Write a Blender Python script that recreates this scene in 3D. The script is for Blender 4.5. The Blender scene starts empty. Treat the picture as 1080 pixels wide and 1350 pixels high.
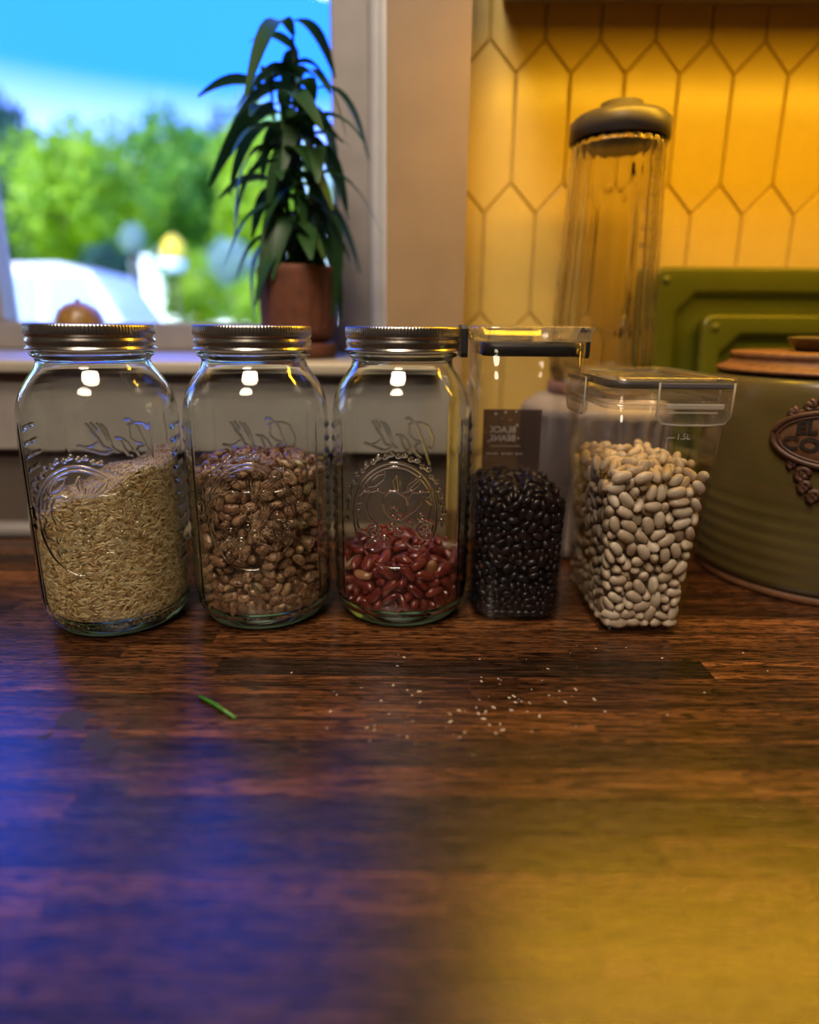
import bpy, bmesh, math, random
import numpy as np
from mathutils import Vector, Matrix, Quaternion

PI = math.pi
S = bpy.context.scene
C = S.collection
random.seed(7)
RNG = np.random.default_rng(11)

# ------------------------------------------------------------------ camera
# the photograph fills x 0..1072, y 269..1033 of the 1080x1350 frame; its centre is the lens axis
F_PX, CX, CY = 828.0, 536.0, 651.0
PITCH, ROLL, EYE = math.radians(14.9), math.radians(0.5), 0.2325
cam_d = bpy.data.cameras.new('camera')
cam = bpy.data.objects.new('camera', cam_d)
C.objects.link(cam)
cam_d.sensor_fit = 'HORIZONTAL'
cam_d.sensor_width = 36.0
cam_d.lens = 36.0 * F_PX / 1080.0
cam_d.shift_x = (540.0 - CX) / 1080.0
cam_d.shift_y = (CY - 675.0) / 1080.0
cam_d.clip_start = 0.01
cam_d.clip_end = 200
cam.location = (0, 0, EYE)
cam.rotation_euler = (Matrix.Rotation(PI / 2 - PITCH, 3, 'X') @ Matrix.Rotation(ROLL, 3, 'Z')).to_euler()
cam_d.dof.use_dof = True
cam_d.dof.focus_distance = 0.462
cam_d.dof.aperture_fstop = 2.5
cam_d.dof.aperture_blades = 0
S.camera = cam

_c, _s = math.cos(PITCH), math.sin(PITCH)
def ray(px, py):
    u, v = (px - CX) / F_PX, (py - CY) / F_PX
    cr, sr = math.cos(ROLL), math.sin(ROLL)
    u, v = u * cr + v * sr, -u * sr + v * cr
    return u, _c - v * _s, -(v * _c + _s)
def ground(px, py, z=0.0):
    r = ray(px, py)
    t = (EYE - z) / -r[2]
    return r[0] * t, r[1] * t
def on_plane(px, py, Y):
    r = ray(px, py)
    t = Y / r[1]
    return r[0] * t, EYE + r[2] * t
def project(P):
    P = np.asarray(P, float)
    X, Y, Z = P[..., 0], P[..., 1], P[..., 2] - EYE
    d = Y * _c - Z * _s
    up = Y * _s + Z * _c
    u, v = X / d, -up / d
    cr, sr = math.cos(ROLL), math.sin(ROLL)
    return CX + F_PX * (u * cr - v * sr), CY + F_PX * (u * sr + v * cr), d

# ------------------------------------------------------------------ sky, sun, exposure
S.view_settings.view_transform = 'Standard'
S.view_settings.look = 'None'
S.view_settings.gamma = 1.0
S.view_settings.use_curve_mapping = False
S.view_settings.exposure = 0.12
cy = S.cycles
cy.use_denoising = True
cy.use_guiding = True
cy.max_bounces = 14
cy.transparent_max_bounces = 64
cy.transmission_bounces = 10
cy.glossy_bounces = 5
cy.diffuse_bounces = 4
cy.sample_clamp_indirect = 12.0
cy.caustics_reflective = False
cy.blur_glossy = 0.5

SKY_STRENGTH = 5.5
W = bpy.data.worlds.new('sky')
S.world = W
W.use_nodes = True
nt = W.node_tree
nt.nodes.clear()
wo = nt.nodes.new('ShaderNodeOutputWorld')
bg = nt.nodes.new('ShaderNodeBackground')
tc = nt.nodes.new('ShaderNodeTexCoord')
sp = nt.nodes.new('ShaderNodeSeparateXYZ')
rp = nt.nodes.new('ShaderNodeValToRGB')
nt.links.new(tc.outputs['Generated'], sp.inputs[0])
nt.links.new(sp.outputs['Z'], rp.inputs[0])
rp.color_ramp.elements[0].position = 0.0
rp.color_ramp.elements[0].color = (0.75, 0.9, 1.0, 1)
rp.color_ramp.elements[1].position = 0.30
rp.color_ramp.elements[1].color = (0.012, 0.11, 1.0, 1)
nt.links.new(rp.outputs[0], bg.inputs[0])
bg.inputs[1].default_value = SKY_STRENGTH
nt.links.new(bg.outputs[0], wo.inputs[0])

sun_d = bpy.data.lights.new('sun', 'SUN')
sun_d.energy = 6.8
sun_d.angle = 0.02
sun_d.color = (1, 0.94, 0.8)
sun = bpy.data.objects.new('sun', sun_d)
C.objects.link(sun)
sun.rotation_euler = (math.radians(48), 0, math.radians(-25))

# ------------------------------------------------------------------ helpers
def link(o, parent=None):
    C.objects.link(o)
    if parent is not None:
        o.parent = parent
    return o
def tag(o, label=None, cat=None, group=None, kind=None):
    if label: o['label'] = label
    if cat: o['category'] = cat
    if group: o['group'] = group
    if kind: o['kind'] = kind
    return o
def empty(name, loc=(0, 0, 0), rz=0.0):
    o = bpy.data.objects.new(name, None)
    o.empty_display_size = 0.02
    o.location = loc
    o.rotation_euler = (0, 0, rz)
    return link(o)
def mesh(name, verts, faces, mat=None, smooth=False):
    m = bpy.data.meshes.new(name)
    v = np.asarray(verts, np.float32)
    if isinstance(faces, np.ndarray):
        k = faces.shape[1]
        m.vertices.add(len(v)); m.vertices.foreach_set('co', v.ravel())
        m.loops.add(faces.size); m.loops.foreach_set('vertex_index', faces.astype(np.int32).ravel())
        m.polygons.add(len(faces))
        m.polygons.foreach_set('loop_start', np.arange(0, faces.size, k, dtype=np.int32))
        m.update(calc_edges=True)
    else:
        m.from_pydata([tuple(map(float, q)) for q in v], [], [tuple(map(int, f)) for f in faces])
    if mat: m.materials.append(mat)
    if smooth: m.polygons.foreach_set('use_smooth', np.ones(len(m.polygons), bool))
    m.validate()
    return m
def obj(name, m, parent=None, loc=None, rot=None, scale=None):
    o = bpy.data.objects.new(name, m)
    if loc is not None: o.location = loc
    if rot is not None: o.rotation_euler = rot
    if scale is not None: o.scale = scale
    return link(o, parent)
def fix_normals(m):
    b = bmesh.new(); b.from_mesh(m)
    bmesh.ops.recalc_face_normals(b, faces=b.faces)
    b.to_mesh(m); b.free()
    return m
def box_mesh(name, x0, x1, y0, y1, z0, z1, mat, bevel=0.0, seg=1):
    b = bmesh.new()
    bmesh.ops.create_cube(b, size=1.0)
    for v in b.verts:
        v.co = ((x0 + x1) / 2 + v.co.x * (x1 - x0), (y0 + y1) / 2 + v.co.y * (y1 - y0), (z0 + z1) / 2 + v.co.z * (z1 - z0))
    if bevel > 0:
        bmesh.ops.bevel(b, geom=b.edges[:], offset=bevel, segments=seg, profile=0.5, affect='EDGES')
    m = bpy.data.meshes.new(name)
    b.to_mesh(m); b.free()
    m.materials.append(mat)
    if bevel > 0 and seg > 1:
        m.polygons.foreach_set('use_smooth', np.ones(len(m.polygons), bool))
    return m
def box(name, x0, x1, y0, y1, z0, z1, mat, parent=None, bevel=0.0, seg=1):
    return obj(name, box_mesh(name, x0, x1, y0, y1, z0, z1, mat, bevel, seg), parent)
def struct(o, label, cat):
    return tag(o, label, cat, None, 'structure')
def lathe_mesh(name, prof, mat, n=64, smooth=True, rfun=None, cap=True):
    """prof: list of (r, z) from bottom to top (a closed outline when both ends have r=0)"""
    V, Fc = [], []
    rows = []
    for r, z in prof:
        if r <= 1e-6:
            rows.append([len(V)]); V.append((0, 0, z))
        else:
            ids = []
            for k in range(n):
                a = 2 * PI * k / n
                q = r * (rfun(a, z) if rfun else 1.0)
                ids.append(len(V)); V.append((q * math.cos(a), q * math.sin(a), z))
            rows.append(ids)
    for A, B in zip(rows[:-1], rows[1:]):
        if len(A) == 1 and len(B) == 1: continue
        for k in range(n):
            k2 = (k + 1) % n
            if len(A) == 1: Fc.append((A[0], B[k2], B[k]))
            elif len(B) == 1: Fc.append((A[k], A[k2], B[0]))
            else: Fc.append((A[k], A[k2], B[k2], B[k]))
    return fix_normals(mesh(name, V, Fc, mat, smooth))
def rring(hw, hd, rad, z, seg=6, cx=0.0, cyy=0.0):
    rad = max(min(rad, hw - 1e-4, hd - 1e-4), 1e-4)
    P = []
    for sx, sy, a0 in ((1, 1, 0), (-1, 1, PI / 2), (-1, -1, PI), (1, -1, 1.5 * PI)):
        for k in range(seg + 1):
            a = a0 + PI / 2 * k / seg
            P.append((cx + sx * (hw - rad) + rad * math.cos(a), cyy + sy * (hd - rad) + rad * math.sin(a), z))
    return P
def loft_mesh(name, rings, mat, cap0=True, cap1=True, smooth=True, closed=False):
    V = [p for r in rings for p in r]
    n = len(rings[0])
    Fc = []
    R = len(rings)
    for i in range(R if closed else R - 1):
        a, b2 = i * n, ((i + 1) % R) * n
        for k in range(n):
            k2 = (k + 1) % n
            Fc.append((a + k, a + k2, b2 + k2, b2 + k))
    if not closed:
        if cap0: Fc.append(tuple(range(n))[::-1])
        if cap1: Fc.append(tuple((R - 1) * n + k for k in range(n)))
    return fix_normals(mesh(name, V, Fc, mat, smooth))
def tube_mesh(name, pts, rad, mat, n=8, caps=True):
    pts = [Vector(p) for p in pts]
    rings = []
    up0 = Vector((0, 0, 1))
    for i, p in enumerate(pts):
        t = (pts[min(i + 1, len(pts) - 1)] - pts[max(i - 1, 0)]).normalized()
        u = t.cross(up0 if abs(t.z) < 0.95 else Vector((1, 0, 0))).normalized()
        w = t.cross(u)
        r = rad[i] if isinstance(rad, (list, tuple)) else rad
        rings.append([tuple(p + u * (r * math.cos(2 * PI * k / n)) + w * (r * math.sin(2 * PI * k / n))) for k in range(n)])
    return loft_mesh(name, rings, mat, caps, caps)
def copy_tree(o, parent=None):
    c = o.copy()
    C.objects.link(c)
    c.parent = parent
    for ch in list(o.children):
        copy_tree(ch, c)
    return c
def text_verts(body, size, extrude=0.0, bold=0.0):
    cu = bpy.data.curves.new('lettering', 'FONT')
    cu.body = body; cu.size = size; cu.extrude = extrude; cu.offset = bold
    cu.align_x = 'CENTER'; cu.align_y = 'CENTER'; cu.resolution_u = 3
    o = bpy.data.objects.new('lettering', cu)
    m = o.to_mesh()
    v = np.array([q.co[:] for q in m.vertices])
    f = [tuple(p.vertices) for p in m.polygons]
    o.to_mesh_clear()
    bpy.data.objects.remove(o); bpy.data.curves.remove(cu)
    return v, f

# ------------------------------------------------------------------ materials
class N:
    """small node-graph helper"""
    def __init__(s, name):
        s.m = bpy.data.materials.new(name); s.m.use_nodes = True
        s.t = s.m.node_tree; s.t.nodes.clear()
        s.out = s.t.nodes.new('ShaderNodeOutputMaterial')
    def n(s, typ, **kw):
        o = s.t.nodes.new('ShaderNode' + typ)
        for k, v in kw.items():
            setattr(o, k, v)
        return o
    def l(s, a, b): s.t.links.new(a, b)
    def val(s, sock, v):
        if hasattr(v, 'is_linked') or isinstance(v, bpy.types.NodeSocket): s.l(v, sock)
        else: sock.default_value = v
    def math(s, op, a, b=0.0, clamp=False):
        o = s.n('Math', operation=op); o.use_clamp = clamp
        s.val(o.inputs[0], a); s.val(o.inputs[1], b)
        return o.outputs[0]
    def ramp(s, fac, stops, interp='LINEAR'):
        o = s.n('ValToRGB'); cr = o.color_ramp; cr.interpolation = interp
        while len(cr.elements) < len(stops): cr.elements.new(0.5)
        for e, (p, c) in zip(cr.elements, stops):
            e.position = p; e.color = tuple(c) + (1,) if len(c) == 3 else c
        s.l(fac, o.inputs[0])
        return o.outputs[0]
    def noise(s, vec, scale, detail=4.0, rough=0.55, dist=0.0):
        o = s.n('TexNoise'); o.inputs['Scale'].default_value = scale
        o.inputs['Detail'].default_value = detail; o.inputs['Roughness'].default_value = rough
        o.inputs['Distortion'].default_value = dist
        if vec is not None: s.l(vec, o.inputs['Vector'])
        return o.outputs['Fac']
    def mix(s, fac, a, b, typ='MIX'):
        o = s.n('MixRGB', blend_type=typ)
        s.val(o.inputs[0], fac); s.val(o.inputs[1], a if not isinstance(a, tuple) else tuple(a) + (1,) * (4 - len(a)))
        s.val(o.inputs[2], b if not isinstance(b, tuple) else tuple(b) + (1,) * (4 - len(b)))
        return o.outputs[0]
    def mapping(s, vec, scale=(1, 1, 1), loc=None):
        o = s.n('Mapping'); o.inputs['Scale'].default_value = scale
        if loc is not None: s.val(o.inputs['Location'], loc)
        s.l(vec, o.inputs[0])
        return o.outputs[0]
    def bump(s, h, strength=0.3, dist=0.001):
        o = s.n('Bump'); o.inputs['Strength'].default_value = strength; o.inputs['Distance'].default_value = dist
        s.l(h, o.inputs['Height'])
        return o.outputs[0]
    def bsdf(s, color, rough=0.5, metal=0.0, normal=None, **kw):
        b = s.n('BsdfPrincipled')
        s.val(b.inputs['Base Color'], color if not isinstance(color, tuple) else tuple(color) + (1,) * (4 - len(color)))
        s.val(b.inputs['Roughness'], rough); b.inputs['Metallic'].default_value = metal
        if normal is not None: s.l(normal, b.inputs['Normal'])
        for k, v in kw.items():
            s.val(b.inputs[k.replace('_', ' ')], v)
        s.l(b.outputs[0], s.out.inputs[0])
        return b
def plain(name, color, rough=0.5, metal=0.0, grain=0.0, scale=60.0, **kw):
    g = N(name)
    if grain:
        t = g.n('TexCoord').outputs['Object']
        f = g.noise(t, scale)
        lo = tuple(c * (1 - grain) for c in color); hi = tuple(min(1, c * (1 + grain)) for c in color)
        col = g.ramp(f, [(0.3, lo), (0.7, hi)])
        g.bsdf(col, rough, metal, g.bump(f, 0.15, 0.0005), **kw)
    else:
        g.bsdf(color, rough, metal, **kw)
    return g.m
def clear(name, face_tint, edge_tint, f0=0.04, rough=0.02, edge_pos=0.75, gain=1.0):
    """thin clear wall: what is behind shows straight through, tinted by the length of glass crossed, with Fresnel gloss on top"""
    g = N(name)
    lw = g.n('LayerWeight'); lw.inputs['Blend'].default_value = 0.5
    f = lw.outputs['Facing']
    tint = g.ramp(f, [(0.0, face_tint), (edge_pos, tuple(0.75 * a + 0.25 * b for a, b in zip(face_tint, edge_tint))), (1.0, edge_tint)])
    tr = g.n('BsdfTransparent'); g.l(tint, tr.inputs[0])
    gl = g.n('BsdfGlossy'); gl.inputs['Roughness'].default_value = rough
    gl.inputs['Color'].default_value = (1, 1, 1, 1)
    fr = g.math('POWER', f, 5.0)
    fr = g.math('MULTIPLY', fr, (1 - f0) * gain)
    fr = g.math('ADD', fr, f0, True)
    mx = g.n('MixShader')
    g.l(fr, mx.inputs[0]); g.l(tr.outputs[0], mx.inputs[1]); g.l(gl.outputs[0], mx.inputs[2])
    g.l(mx.outputs[0], g.out.inputs[0])
    return g.m
def glass(name, color, ior, absorb=0.0):
    g = N(name)
    b = g.n('BsdfGlass'); b.inputs['IOR'].default_value = ior; b.inputs['Roughness'].default_value = 0.0
    b.inputs['Color'].default_value = tuple(color) + (1,)
    g.l(b.outputs[0], g.out.inputs[0])
    if absorb:      # body colour of the glass, seen where it is thick
        va = g.n('VolumeAbsorption'); va.inputs['Color'].default_value = (0.60, 0.92, 0.72, 1); va.inputs['Density'].default_value = absorb
        g.l(va.outputs[0], g.out.inputs['Volume'])
    return g.m
def glow(name, color, strength):
    g = N(name)
    e = g.n('Emission'); e.inputs[0].default_value = tuple(color) + (1,); e.inputs[1].default_value = strength
    g.l(e.outputs[0], g.out.inputs[0])
    return g.m

def wood_material():
    g = N('butcher_block')
    t = g.n('TexCoord').outputs['Object']
    oi = g.n('ObjectInfo')
    r = oi.outputs['Random']
    off = g.n('CombineXYZ')
    g.l(g.math('MULTIPLY', r, 37.0), off.inputs[0]); g.l(g.math('MULTIPLY', r, 91.0), off.inputs[1]); g.l(g.math('MULTIPLY', r, 13.0), off.inputs[2])
    va = g.n('VectorMath', operation='ADD'); g.l(t, va.inputs[0]); g.l(off.outputs[0], va.inputs[1])
    v = va.outputs[0]
    broad = g.noise(g.mapping(v, (3.0, 60, 60)), 1.0, 5, 0.6, 0.6)
    fine = g.noise(g.mapping(v, (22, 480, 480)), 1.0, 5, 0.7)
    pores = g.noise(g.mapping(v, (85, 560, 560)), 1.0, 2, 0.5)
    tone = g.n('SeparateColor'); g.l(oi.outputs['Color'], tone.inputs[0])
    base = g.ramp(tone.outputs[0], [(0.0, (0.026, 0.012, 0.006)), (0.3, (0.070, 0.026, 0.009)), (0.6, (0.098, 0.037, 0.012)), (0.85, (0.145, 0.056, 0.018)), (1.0, (0.24, 0.095, 0.028))])
    base = g.mix(g.ramp(broad, [(0.35, (0, 0, 0)), (0.65, (1, 1, 1))]), g.mix(1.0, base, (0.42, 0.38, 0.35), 'MULTIPLY'), g.mix(1.0, base, (1.6, 1.55, 1.5), 'MULTIPLY'))
    base = g.mix(g.ramp(fine, [(0.42, (1, 1, 1)), (0.58, (0, 0, 0))]), base, g.mix(1.0, base, (0.26, 0.23, 0.21), 'MULTIPLY'))
    base = g.mix(g.ramp(pores, [(0.54, (0, 0, 0)), (0.60, (1, 1, 1))]), base, g.mix(1.0, base, (0.12, 0.10, 0.09), 'MULTIPLY'))
    # dark water stains on the worktop, each with its own place on the board
    pos = g.n('NewGeometry').outputs['Position']
    wob = g.n('TexNoise'); wob.inputs['Scale'].default_value = 55.0; wob.inputs['Detail'].default_value = 3.0
    g.l(pos, wob.inputs['Vector'])
    wv = g.n('VectorMath', operation='MULTIPLY_ADD'); g.l(wob.outputs['Color'], wv.inputs[0]); wv.inputs[1].default_value = (0.03, 0.03, 0); g.l(pos, wv.inputs[2])
    stain = None
    for (sx, sy), rad, asp in STAINS:
        d = g.n('VectorMath', operation='SUBTRACT'); g.l(wv.outputs[0], d.inputs[0]); d.inputs[1].default_value = (sx + 0.015, sy + 0.015, 0)
        d2 = g.n('VectorMath', operation='MULTIPLY'); g.l(d.outputs[0], d2.inputs[0]); d2.inputs[1].default_value = (1.0, asp, 0)
        ln = g.n('VectorMath', operation='LENGTH'); g.l(d2.outputs[0], ln.inputs[0])
        k = g.math('LESS_THAN', ln.outputs['Value'], rad)
        stain = k if stain is None else g.math('MAXIMUM', stain, k)
    base = g.mix(g.math('MULTIPLY', stain, 0.85), base, (0.008, 0.004, 0.003))
    rough = g.ramp(fine, [(0.3, (0.20,) * 3), (0.7, (0.33,) * 3)])
    rough = g.mix(stain, rough, (0.55, 0.55, 0.55))
    h = g.math('ADD', g.math('MULTIPLY', fine, 0.6), g.math('MULTIPLY', pores, -0.8))
    g.bsdf(base, rough, 0.0, g.bump(h, 0.35, 0.0006), Specular_IOR_Level=0.9)
    return g.m
STAINS = [(ground(97, 948), 0.0085, 0.75), (ground(78, 962), 0.0045, 1.5), (ground(132, 980), 0.011, 1.0), (ground(142, 968), 0.006, 0.8), (ground(52, 974), 0.003, 1.0)]

def bean_material(name, stops, rough, speckle=None, island=False, coat=0.0):
    g = N(name)
    r = g.n('NewGeometry').outputs['Random Per Island'] if island else g.n('ObjectInfo').outputs['Random']
    col = g.ramp(r, stops)
    t = g.n('TexCoord').outputs['Object']
    off = g.n('CombineXYZ'); g.l(g.math('MULTIPLY', r, 9.0), off.inputs[0]); g.l(g.math('MULTIPLY', r, 5.0), off.inputs[1])
    va = g.n('VectorMath', operation='ADD'); g.l(t, va.inputs[0]); g.l(off.outputs[0], va.inputs[1])
    if speckle:
        s1 = g.noise(va.outputs[0], 620.0, 2.0, 0.6)
        s2 = g.noise(va.outputs[0], 240.0, 3.0, 0.6)
        col = g.mix(g.ramp(s2, [(0.42, (0, 0, 0)), (0.60, (0.85,) * 3)]), col, g.mix(1.0, col, (0.48, 0.44, 0.42), 'MULTIPLY'))
        col = g.mix(g.ramp(s1, [(0.545, (0, 0, 0)), (0.61, (0.92,) * 3)]), col, speckle)
    else:
        s2 = g.noise(va.outputs[0], 160.0, 2.0)
        col = g.mix(g.ramp(s2, [(0.35, (0, 0, 0)), (0.75, (0.5,) * 3)]), col, g.mix(1.0, col, (0.7, 0.66, 0.62), 'MULTIPLY'))
    g.bsdf(col, rough, Specular_IOR_Level=0.28 if name.startswith('black') else 0.5, Coat_Weight=coat, Coat_Roughness=0.15)
    return g.m

def leaf_material(name, a, b, trans=0.35):
    g = N(name)
    r = g.n('NewGeometry').outputs['Random Per Island']
    col = g.ramp(r, [(0.0, a), (1.0, b)])
    d = g.n('BsdfPrincipled'); g.l(col, d.inputs['Base Color']); d.inputs['Roughness'].default_value = 0.5
    tl = g.n('BsdfTranslucent'); g.l(col, tl.inputs[0])
    mx = g.n('MixShader'); mx.inputs[0].default_value = trans
    g.l(d.outputs[0], mx.inputs[1]); g.l(tl.outputs[0], mx.inputs[2]); g.l(mx.outputs[0], g.out.inputs[0])
    return g.m

M = {}
M['wood'] = wood_material()
M['taupe'] = plain('taupe_paint', (0.29, 0.195, 0.105), 0.6, grain=0.06, scale=30)
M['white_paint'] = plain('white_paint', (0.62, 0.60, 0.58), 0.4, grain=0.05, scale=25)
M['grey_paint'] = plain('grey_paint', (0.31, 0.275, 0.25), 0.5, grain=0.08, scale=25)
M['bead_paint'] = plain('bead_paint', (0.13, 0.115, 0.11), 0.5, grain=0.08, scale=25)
M['splash'] = plain('backsplash_board', (0.11, 0.085, 0.07), 0.45, grain=0.12, scale=18)
M['tile'] = plain('cream_glaze', (0.60, 0.445, 0.13), 0.25, grain=0.04, scale=40)
M['grout'] = plain('grout', (0.51, 0.375, 0.11), 0.85, grain=0.15, scale=200)
M['plaster'] = plain('room_plaster', (0.055, 0.048, 0.042), 0.8, grain=0.04, scale=5)  # unseen room darkened in colour to weaken its reflection in the glass
M['floor'] = plain('floor_boards', (0.04, 0.027, 0.018), 0.5, grain=0.2, scale=4)
M['pane'] = clear('window_pane', (0.97, 0.985, 0.975), (0.6, 0.7, 0.66), 0.04, 0.0)
M['jar_glass'] = glass('jar_glass', (0.99, 0.995, 0.99), 1.48, 22.0)
M['clear_plastic'] = clear('clear_plastic', (0.965, 0.96, 0.965), (0.62, 0.60, 0.62), 0.03, 0.04, 0.85, 0.55)
M['lid_plastic'] = clear('lid_plastic', (0.955, 0.95, 0.945), (0.5, 0.48, 0.46), 0.06, 0.08, 0.75)
M['clip_glint'] = clear('clip_glint', (0.93, 0.92, 0.90), (0.6, 0.58, 0.55), 0.06, 0.1, 0.75)
for nm_ in ('lid_plastic', 'clip_glint'):   # milky moulded plastic; stronger on clip edges, painting the light they catch
    t_ = M[nm_].node_tree; o_ = [n for n in t_.nodes if n.type == 'OUTPUT_MATERIAL'][0]; src_ = o_.inputs[0].links[0].from_socket
    df_ = t_.nodes.new('ShaderNodeBsdfTranslucent'); df_.inputs[0].default_value = (0.8, 0.76, 0.68, 1)
    dd_ = t_.nodes.new('ShaderNodeBsdfDiffuse'); dd_.inputs[0].default_value = (0.8, 0.76, 0.68, 1)
    ad_ = t_.nodes.new('ShaderNodeMixShader'); ad_.inputs[0].default_value = 0.5
    mx_ = t_.nodes.new('ShaderNodeMixShader'); mx_.inputs[0].default_value = 0.05 if nm_ == 'lid_plastic' else 0.4
    t_.links.new(df_.outputs[0], ad_.inputs[1]); t_.links.new(dd_.outputs[0], ad_.inputs[2])
    t_.links.new(src_, mx_.inputs[1]); t_.links.new(ad_.outputs[0], mx_.inputs[2]); t_.links.new(mx_.outputs[0], o_.inputs[0])
M['pitcher'] = glass('pitcher_plastic', (0.97, 0.965, 0.96), 1.45)
M['rubber'] = plain('black_rubber', (0.012, 0.011, 0.012), 0.45, grain=0.1, scale=300)
M['zinc'] = plain('zinc_band', (0.50, 0.46, 0.40), 0.25, 1.0, grain=0.08, scale=400)
M['zinc_dark'] = plain('lid_disc', (0.46, 0.45, 0.44), 0.33, 1.0, grain=0.08, scale=300)
M['stool_paint'] = plain('stool_paint', (0.40, 0.36, 0.29), 0.45, grain=0.05, scale=25)
M['terracotta'] = plain('terracotta', (0.12, 0.036, 0.014), 0.75, grain=0.25, scale=90)
M['soil'] = plain('soil', (0.02, 0.013, 0.008), 0.95, grain=0.4, scale=300)
M['jadeite'] = plain('green_glaze', (0.074, 0.086, 0.007), 0.3, grain=0.06, scale=20)
M['unglazed'] = plain('unglazed_clay', (0.14, 0.056, 0.020), 0.6, grain=0.25, scale=150)
M['plaque'] = plain('brown_clay_plaque', (0.070, 0.028, 0.013), 0.5, grain=0.3, scale=220)
M['plaque_face'] = plain('plaque_face', (0.125, 0.056, 0.024), 0.5, grain=0.25, scale=260)
M['ink'] = plain('dark_lettering', (0.014, 0.008, 0.006), 0.55)
M['appliance'] = plain('grey_appliance', (0.34, 0.31, 0.31), 0.4, grain=0.04, scale=60)
M['appliance_dark'] = plain('dark_appliance', (0.09, 0.08, 0.085), 0.4)
M['mark'] = plain('measure_mark', (0.10, 0.075, 0.05), 0.5)
M['white_print'] = plain('white_print', (0.66, 0.60, 0.52), 0.6)
M['frost_print'] = plain('frosted_print', (0.55, 0.50, 0.42), 0.6)
M['pink_plastic'] = plain('seal_ring', (0.30, 0.16, 0.15), 0.5)
M['onion'] = plain('golden_skin', (0.26, 0.14, 0.035), 0.35, grain=0.35, scale=45)
M['chive'] = plain('green_stem', (0.030, 0.13, 0.012), 0.4, grain=0.3, scale=200)
M['crumb'] = plain('flour_crumb', (0.40, 0.33, 0.26), 0.8)
M['cabinet'] = plain('cabinet_paint', (0.42, 0.38, 0.32), 0.5, grain=0.03, scale=20)
M['black_metal'] = plain('black_metal', (0.03, 0.03, 0.03), 0.4, 0.6)
g = N('stoneware_glaze')
t = g.n('TexCoord').outputs['Object']
f1 = g.noise(t, 14.0, 5.0); f2 = g.noise(t, 420.0, 2.0); f3 = g.noise(g.mapping(t, (6, 6, 160)), 1.0, 3)
col = g.ramp(f1, [(0.3, (0.062, 0.046, 0.012)), (0.7, (0.100, 0.077, 0.023))])
col = g.mix(g.ramp(f3, [(0.45, (0, 0, 0)), (0.75, (0.45,) * 3)]), col, (0.095, 0.055, 0.022))
col = g.mix(g.ramp(f2, [(0.62, (0, 0, 0)), (0.7, (0.6,) * 3)]), col, (0.10, 0.065, 0.03))
g.bsdf(col, 0.32, 0.0, g.bump(f3, 0.2, 0.001))
M['stoneware'] = g.m
g = N('label_film')
tr = g.n('BsdfTransparent'); tr.inputs[0].default_value = (0.70, 0.62, 0.58, 1)
pd = g.n('BsdfPrincipled'); pd.inputs['Base Color'].default_value = (0.12, 0.08, 0.06, 1); pd.inputs['Roughness'].default_value = 0.5
mx = g.n('MixShader'); mx.inputs[0].default_value = 0.55
g.l(tr.outputs[0], mx.inputs[1]); g.l(pd.outputs[0], mx.inputs[2]); g.l(mx.outputs[0], g.out.inputs[0])
M['film'] = g.m
M['plant'] = leaf_material('pot_plant_leaf', (0.010, 0.045, 0.012), (0.03, 0.10, 0.02), 0.25)
M['plant_stem'] = plain('plant_stem', (0.05, 0.09, 0.02), 0.6, grain=0.2, scale=100)

# ------------------------------------------------------------------ the setting
WY, TY, XC = 0.681, 0.800, 0.0575      # window wall, tiled wall, outside corner between them
SILL = 0.1960                           # top of the window stool
OX0, OX1, OZ1 = -1.16, -0.0225, 1.02    # window opening
FY = 0.92                               # plane of the sash
def wallbox(name, *a): return box(name, *a)
root = empty('wall_window', (0, 0, 0)); struct(root, 'taupe painted kitchen wall around the window', 'wall')
box('wall_panel', -1.5, OX1, WY, 1.0, -0.9, SILL - 0.014, M['splash'], root)
box('wall_panel', OX1, XC, WY, 1.0, -0.9, 1.6, M['taupe'], root)
box('wall_panel', -1.5, OX0, WY, 1.0, SILL - 0.014, 1.6, M['taupe'], root)
box('wall_panel', OX0, OX1, WY, 1.0, OZ1, 1.6, M['taupe'], root)
box('wall_panel', OX1 - 0.002, XC, WY - 0.0005, WY, 0.0, 0.0985, M['splash'], root)
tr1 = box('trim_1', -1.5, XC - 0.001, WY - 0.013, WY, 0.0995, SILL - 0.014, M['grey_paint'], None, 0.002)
struct(tr1, 'grey apron board under the window stool', 'trim')
rings = []
for x in (-1.5, XC - 0.001):
    rings.append([(x, WY, 0.0)] + [(x, WY - 0.014 * math.cos(a), 0.017 * math.sin(a)) for a in np.linspace(0, PI / 2, 6)])
bb = obj('baseboard_back', loft_mesh('baseboard', rings, M['bead_paint']))
struct(bb, 'pale quarter round bead where worktop meets the wall', 'baseboard')
st = box('trim_2', -1.5, OX1 + 0.06, WY - 0.027, FY + 0.02, SILL - 0.014, SILL, M['stool_paint'], None, 0.004, 3)
struct(st, 'white painted window stool carrying the plant pot', 'trim')

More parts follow.
